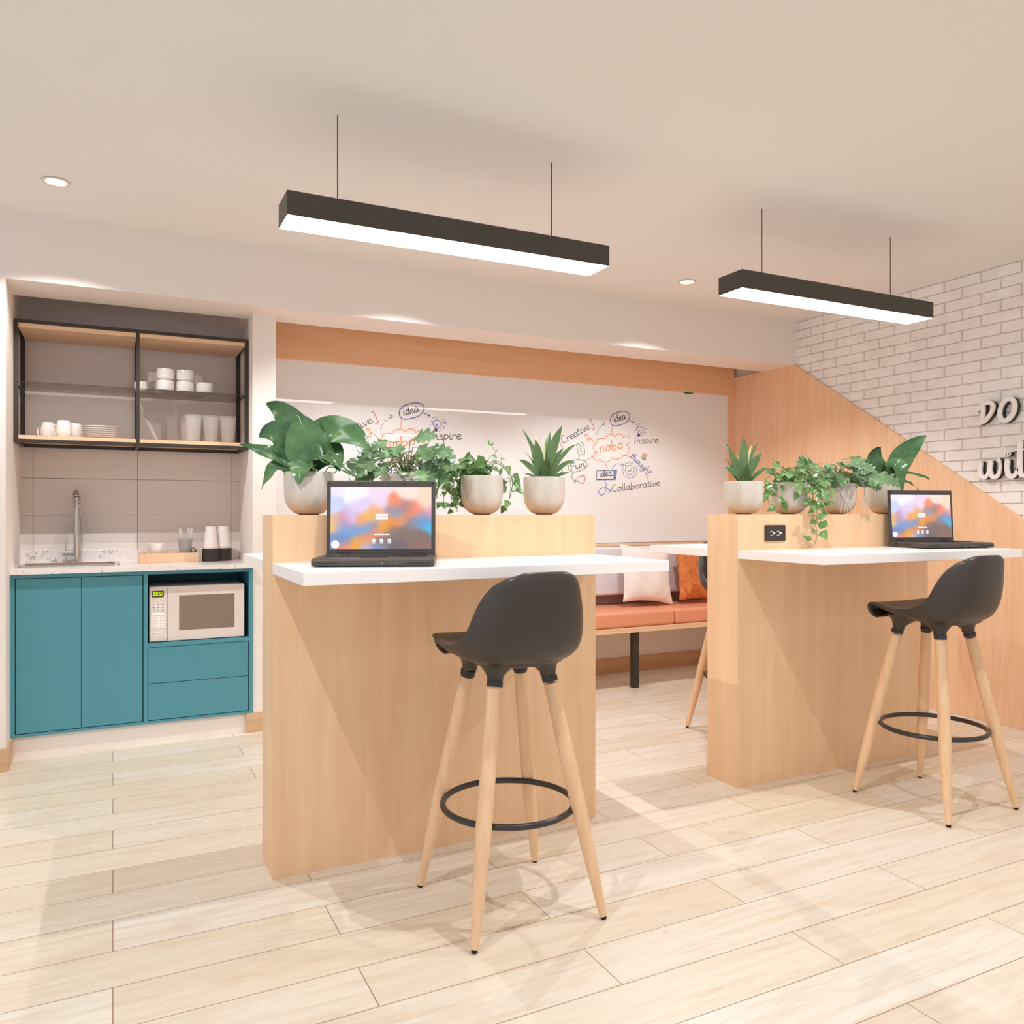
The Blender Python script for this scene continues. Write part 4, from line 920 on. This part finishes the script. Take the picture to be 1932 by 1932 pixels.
# columns: base r,f | bend r,f,z | tip r,f,z | width | face direction r,f,z | cup
A1 = [(0.01, -0.01, 0.010, -0.035, 0.10, -0.036, -0.01, 0.208, 0.155, 0.1, -1, 0.25, 0.22),
      (-0.02, 0.03, -0.055, 0.06, 0.215, -0.160, 0.02, 0.250, 0.110, 0.45, -0.9, 0.1, 0.45),
      (-0.02, 0.01, -0.085, 0.02, 0.185, -0.172, -0.02, 0.125, 0.125, 0.2, -1, 0.25, 0.35),
      (-0.01, -0.01, -0.100, -0.02, 0.075, -0.232, -0.05, 0.095, 0.062, 0.15, -0.9, 0.6, 0.3),
      (-0.02, -0.02, -0.115, -0.04, 0.060, -0.150, -0.06, -0.062, 0.066, -0.5, -0.8, 0.5, 0.3),
      (0.03, 0.01, 0.040, 0.03, 0.175, 0.020, 0.05, 0.185, 0.090, -0.6, -0.8, 0.1, 0.5),
      (0.02, 0.00, 0.060, -0.02, 0.240, 0.225, -0.03, 0.075, 0.165, 0.1, -0.75, 0.75, 0.18),
      (0.03, -0.01, 0.075, -0.04, 0.140, 0.122, -0.05, 0.000, 0.110, 0.2, -0.8, 0.55, 0.3),
      (0.02, -0.02, 0.095, -0.05, 0.060, 0.185, -0.07, -0.025, 0.050, 0.3, -0.5, 0.9, 0.3),
      (0.00, -0.03, 0.000, -0.085, 0.055, -0.008, -0.110, -0.045, 0.092, 0, -0.9, 0.6, 0.3),
      (0.01, -0.02, 0.030, -0.055, 0.070, 0.065, -0.06, 0.050, 0.120, 0, -0.8, 0.6, 0.5),
      (-0.01, 0.03, -0.020, 0.09, 0.160, -0.060, 0.14, 0.100, 0.110, 0, 0.8, 0.6, 0.3),
      (-0.01, 0.00, -0.090, 0.02, 0.060, -0.130, 0.03, 0.018, 0.070, 0, -0.6, 0.8, 0.3)]
A2 = [(0.00, 0.00, 0.060, 0.00, 0.155, 0.205, -0.02, 0.258, 0.120, 0.3, -0.9, 0.45, 0.25),
      (-0.01, 0.02, -0.090, 0.03, 0.150, -0.028, -0.01, 0.200, 0.105, 0.2, -1, 0.1, 0.5),
      (-0.02, 0.02, -0.100, 0.02, 0.130, -0.130, 0.02, 0.050, 0.110, -0.2, -0.9, 0.3, 0.4),
      (0.01, -0.02, 0.040, -0.05, 0.190, 0.050, -0.085, -0.030, 0.105, 0.2, -0.9, 0.5, 0.3),
      (0.02, 0.02, 0.070, 0.05, 0.130, 0.108, 0.04, 0.070, 0.065, 0.4, -0.8, 0.3, 0.4),
      (0.02, 0.00, 0.100, 0.00, 0.100, 0.222, -0.02, 0.026, 0.050, 0.1, -0.5, 0.9, 0.35),
      (0.02, -0.01, 0.085, -0.02, 0.050, 0.160, -0.05, -0.035, 0.030, 0.2, -0.5, 0.9, 0.3),
      (0.00, 0.03, -0.020, 0.09, 0.150, -0.040, 0.14, 0.090, 0.100, 0, 0.8, 0.6, 0.3)]
pA = pot_thing(0.630, 2.912, 'broad dark-leaved plant in a concrete pot beside the nearer laptop'); broad(pA, A1, 10)
pA2 = pot_thing(3.626, 2.912, 'broad dark-leaved plant in a pot behind the farther laptop', 1.05); broad(pA2, A2, 40)
def agave(t, specs, seed):
    b = MB(); p = MB()
    for i, (tr, tz, wd, tf, pale, out) in enumerate(specs):
        B = W3(tr * 0.10, tf * 0.15, RIM - 0.02); T = W3(tr, tf, RIM + tz); q = 0.35 if not out else 0.55
        Cn = W3(tr * q, tf * q, RIM + tz * (0.58 if not out else 0.85))
        fdir = W3(-tr * 0.8, -1.2 + 0 * tf, 0.35) if tf <= 0.03 else W3(-tr * .5, -1, 0.4)
        leaf(p if pale else b, B, Cn, T, wd, fdir.normalized(), 0.18, 0, 'blade', 16, seed + i)
    b.build('leaves', M['leaf_agave'], t, ang=180, sub=1); p.build('pale_young_leaves', M['leaf_pale'], t, ang=180)
G1 = [(.074,.213,.038,-.01,0,0),(-.092,.205,.016,.02,0,0),(-.058,.142,.040,-.04,0,0),(-.038,.157,.030,-.01,0,0),(.026,.197,.030,.05,0,0),(-.036,.180,.010,.03,1,0),(.000,.168,.014,.03,1,0),(.083,.124,.024,.02,0,0),
      (.131,.134,.018,-.02,0,1),(.116,.067,.022,-.05,0,1),(-.104,.070,.024,-.04,0,1),(.012,.076,.040,-.055,0,0),(.101,.018,.014,-.06,0,1),(-.082,.014,.012,-.05,0,1),(-.085,.11,.004,.0,0,0),(.03,.09,.03,.10,0,1),(-.05,.08,.03,.09,0,1)]
G2 = [(-.002,.210,.044,-.01,0,0),(-.088,.190,.022,.02,0,0),(-.079,.138,.044,-.03,0,0),(.044,.178,.014,.02,1,0),(.078,.192,.018,.03,0,0),(.076,.134,.038,-.03,0,0),(.002,.070,.040,-.055,0,0),(.105,.064,.020,-.04,0,1),
      (-.100,.066,.022,-.04,0,1),(.040,.018,.018,-.06,0,1),(-.035,.14,.010,.0,1,0),(-.098,.112,.004,-.01,0,0),(.02,.09,.03,.09,0,1),(-.05,.08,.03,.09,0,1),(-.055,.04,.02,-.04,0,1)]
pD = pot_thing(1.591, 2.912, 'spiky agave in a pale concrete pot at the right end of the first divider', 0.985); agave(pD, G1, 5)
pD2 = pot_thing(2.661, 2.912, 'spiky agave in a pale concrete pot, leftmost on the second divider', 1.03); agave(pD2, G2, 9)
def vine(t, runs, seed, mat, leaf_len, prof, name='leaves', wratio=0.8, dens=0.03):
    rn = random.Random(seed); b = MB(); s_ = MB()
    for (pts, dens_k) in runs:
        P = [W3(*p[:2], RIM + p[2]) for p in pts]; Q = []
        for i in range(len(P) - 1):
            a = P[max(i - 1, 0)]; c = P[i]; d = P[i + 1]; e = P[min(i + 2, len(P) - 1)]
            for k in range(6):
                u = k / 6; Q.append(0.5 * (2 * c + (d - a) * u + (2 * a - 5 * c + 4 * d - e) * u * u + (3 * c - a - 3 * d + e) * u ** 3))
        Q.append(P[-1]); s_.tube(Q, 0.0014, 5)
        L = 0; nxt = 0.01
        for i in range(1, len(Q)):
            L += (Q[i] - Q[i - 1]).length
            while L > nxt:
                nxt += dens * dens_k * rn.uniform(0.7, 1.3)
                tg = (Q[i] - Q[i - 1]).normalized(); side = W3(rn.uniform(-1, 1), rn.uniform(-1, 0.55), rn.uniform(-0.35, 0.6)).normalized()
                pet = Q[i] + side * rn.uniform(0.012, 0.03); s_.tube([Q[i], pet], 0.0009, 4)
                dr = (side * 0.75 + tg * rn.uniform(0, .7) + Vector((0, 0, rn.uniform(-1.1, 0.25)))).normalized(); ll = leaf_len * rn.uniform(0.65, 1.2)
                nr = (W3(rn.uniform(-.6, .6), -1, rn.uniform(0.1, 1.1))).normalized()
                leaf(b, pet, pet + dr * ll * 0.5 + nr * ll * 0.10, pet + dr * ll, ll * wratio * rn.uniform(.85, 1.1), nr, 0.18, 0.0008 * leaf_len / .04, prof, 10 if prof == 'heart' else 22, rn.random())
    b.build(name, mat, t, ang=180); s_.build('vine_stems', M['stem'], t)
O = (0, 0, -0.01)
pC = pot_thing(1.311, 2.912, 'trailing pothos in a round pot, second from the right end of the first divider', 0.96)
vine(pC, [([O, (-.05, 0, .04), (-.10, 0, .0), (-.12, .01, -.07), (-.125, .01, -.135)], .7), ([O, (-.04, .03, .05), (-.12, .03, .03), (-.155, .03, -.04), (-.15, .02, -.13)], .7), ([O, (-.06, -.02, .05), (-.13, -.03, .02), (-.17, -.01, -.03), (-.18, .0, -.09)], .8),
          ([O, (-.03, .02, .07), (-.08, .02, .06), (-.11, .02, .0)], .8), ([O, (.02, 0, .06), (.05, 0, .09), (.06, 0, .105)], 1.2), ([O, (.04, .0, .06), (.09, .01, .04), (.12, .01, -.02), (.11, .02, -.08), (.095, .03, -.14)], 1.5),
          ([O, (.03, -.03, .04), (.06, -.03, .05), (.11, -.02, .01), (.125, -.01, -.03)], 1.2), ([O, (-.02, -.03, .03), (-.05, -.05, .03)], .9), ([O, (.02, .04, .04), (.03, .08, .0), (.02, .1, -.08)], 1.2), ([O, (-.03, .05, .03), (-.08, .09, -.02), (-.09, .09, -.12)], 1.0),
          ([O, (-.05, .01, .02), (-.10, .02, -.04), (-.10, .03, -.14)], .6), ([O, (-.07, .0, .03), (-.13, .0, .02), (-.16, -.01, -.02), (-.175, -.01, -.06)], .6), ([O, (-.05, .04, .03), (-.11, .06, .0), (-.13, .06, -.08)], .6), ([O, (.05, .01, .05), (.10, .02, .02), (.115, .02, -.06), (.10, .03, -.11)], 1.0)], 21, M['leaf_vine'], 0.042, 'heart')
pC2 = pot_thing(2.945, 2.912, 'trailing pothos spilling over the front edge of the second divider', 1.05)
vine(pC2, [([O, (-.04, -.06, .04), (-.08, -.09, .0), (-.10, -.10, -.07), (-.08, -.11, -.13)], .85), ([O, (-.07, -.04, .05), (-.12, -.06, .02), (-.13, -.07, -.05), (-.11, -.07, -.12)], .9), ([O, (.02, -.07, .05), (.05, -.115, .0), (.06, -.125, -.08), (.07, -.135, -.16), (.085, -.14, -.24), (.075, -.14, -.295)], .8),
           ([O, (.05, -.06, .04), (.09, -.10, .0), (.10, -.115, -.08), (.09, -.12, -.15), (.10, -.13, -.21)], .65), ([O, (.07, -.03, .06), (.12, -.06, .03), (.13, -.09, -.05), (.12, -.11, -.13)], .65), ([O, (.05, 0, .07), (.11, 0, .07), (.15, -.02, .02), (.16, -.05, -.05)], .7),
           ([O, (-.03, 0, .07), (-.07, 0, .09), (-.08, -.01, .12)], 1.2), ([O, (.0, -.04, .07), (.02, -.08, .05), (.03, -.10, .0), (.04, -.11, -.06)], .8), ([O, (.03, .0, .06), (.07, .0, .08), (.10, .0, .06)], .7), ([O, (-.05, -.05, .05), (-.02, -.10, .03), (.0, -.115, -.03)], 1.0),
           ([O, (-.02, .04, .05), (-.05, .09, .0), (-.05, .1, -.09)], 1.3), ([O, (.06, -.05, .02), (.085, -.09, -.05), (.075, -.10, -.12)], .6)], 33, M['leaf_vine'], 0.044, 'heart')
def lobed(t, tips, seed, roots=()):
    rn = random.Random(seed); b = MB(); s_ = MB(); r_ = MB()
    for (tr, tf, tz, ln) in tips:
        P0 = W3(rn.uniform(-.02, .02), rn.uniform(-.02, .02), RIM - .01); T = W3(tr, tf, RIM + tz)
        out = W3(tr, tf, 0); out = out.normalized() if out.length > .01 else W3(0, -1, 0)
        mid = P0.lerp(T, .5) + Vector((0, 0, .035 + abs(tz) * .2)); s_.tube([P0, P0.lerp(mid, .6) + Vector((0, 0, .01)), mid, T], .0018, 5)
        dr = (out * rn.uniform(.5, 1) + Vector((0, 0, rn.uniform(-.75, .15)))).normalized(); nr = W3(rn.uniform(-.4, .4), -rn.uniform(.5, 1), rn.uniform(.4, 1)).normalized()
        leaf(b, T, T + dr * ln * .5 + Vector((0, 0, ln * .12)), T + dr * ln, ln * rn.uniform(.75, .95), nr, .15, .003, 'lobed', 30, rn.random())
    b.build('leaves', M['leaf_lobed'], t, ang=180); s_.build('leaf_stems', M['stem'], t)
    for pts in roots: r_.tube([W3(a, f, RIM + z) for a, f, z in pts], [0.003] * (len(pts) - 1) + [0.001], 6)
    if roots: r_.build('hanging_roots', M['root'], t)
rn = random.Random(77)
def tips(n, rr, zl, zh, seed, ln):
    q = random.Random(seed); o = []
    for i in range(n):
        a = 2 * PI * (i + q.uniform(-.3, .3)) / n; k = q.uniform(.45, 1); o.append((rr * k * math.cos(a), rr * .75 * k * math.sin(a), q.uniform(zl, zh) * (1.15 - .5 * k), ln * q.uniform(.75, 1.2)))
    return o
pB = pot_thing(0.989, 2.912, 'lobed ivy-like plant in a pot behind the nearer laptop'); lobed(pB, tips(34, .135, .0, .125, 4, .085) + [(-.06, -.03, .125, .07), (-.10, -.02, .10, .07), (.09, -.02, .10, .13), (.03, -.01, .13, .10), (.11, -.03, .06, .09)], 6)
pB2 = pot_thing(3.274, 2.912, 'lobed ivy-like plant with grey hanging roots in the middle of the second divider', 1.05)
lobed(pB2, tips(36, .14, .0, .13, 8, .085) + [(-.05, -.06, .09, .09), (.02, -.08, .08, .09), (.08, -.06, .09, .09), (-.09, -.07, .03, .08)] + [(.10, -.10, .03, .12), (-.02, -.09, .05, .09), (-.13, -.03, .10, .09), (.17, -.06, .04, .12), (.05, -.03, .13, .11)], 16,
      [[(.0, -.05, .03), (-.01, -.10, -.03), (-.02, -.115, -.10), (-.03, -.115, -.148)], [(.01, -.05, .03), (-.005, -.10, -.03), (.0, -.115, -.10), (-.015, -.12, -.149)], [(.0, -.05, .02), (-.02, -.11, -.04), (.01, -.12, -.11), (.025, -.125, -.148)],
       [(-.05, -.05, .02), (-.03, -.11, -.03), (-.005, -.118, -.09), (.005, -.12, -.149)], [(.04, -.05, .03), (.02, -.11, -.03), (.0, -.118, -.08), (-.012, -.118, -.147)], [(.09, -.04, .03), (.098, -.09, -.02), (.10, -.105, -.09), (.108, -.11, -.165)],
       [(.10, -.04, .03), (.10, -.09, -.02), (.092, -.105, -.07), (.075, -.11, -.10)], [(.04, -.03, .12), (.05, -.05, .08), (.06, -.06, .04)], [(.08, -.02, .10), (.08, -.03, .06)], [(-.02, -.05, .08), (-.01, -.06, .05)], [(.10, -.06, .0), (.12, -.08, .03), (.15, -.08, .05)]])
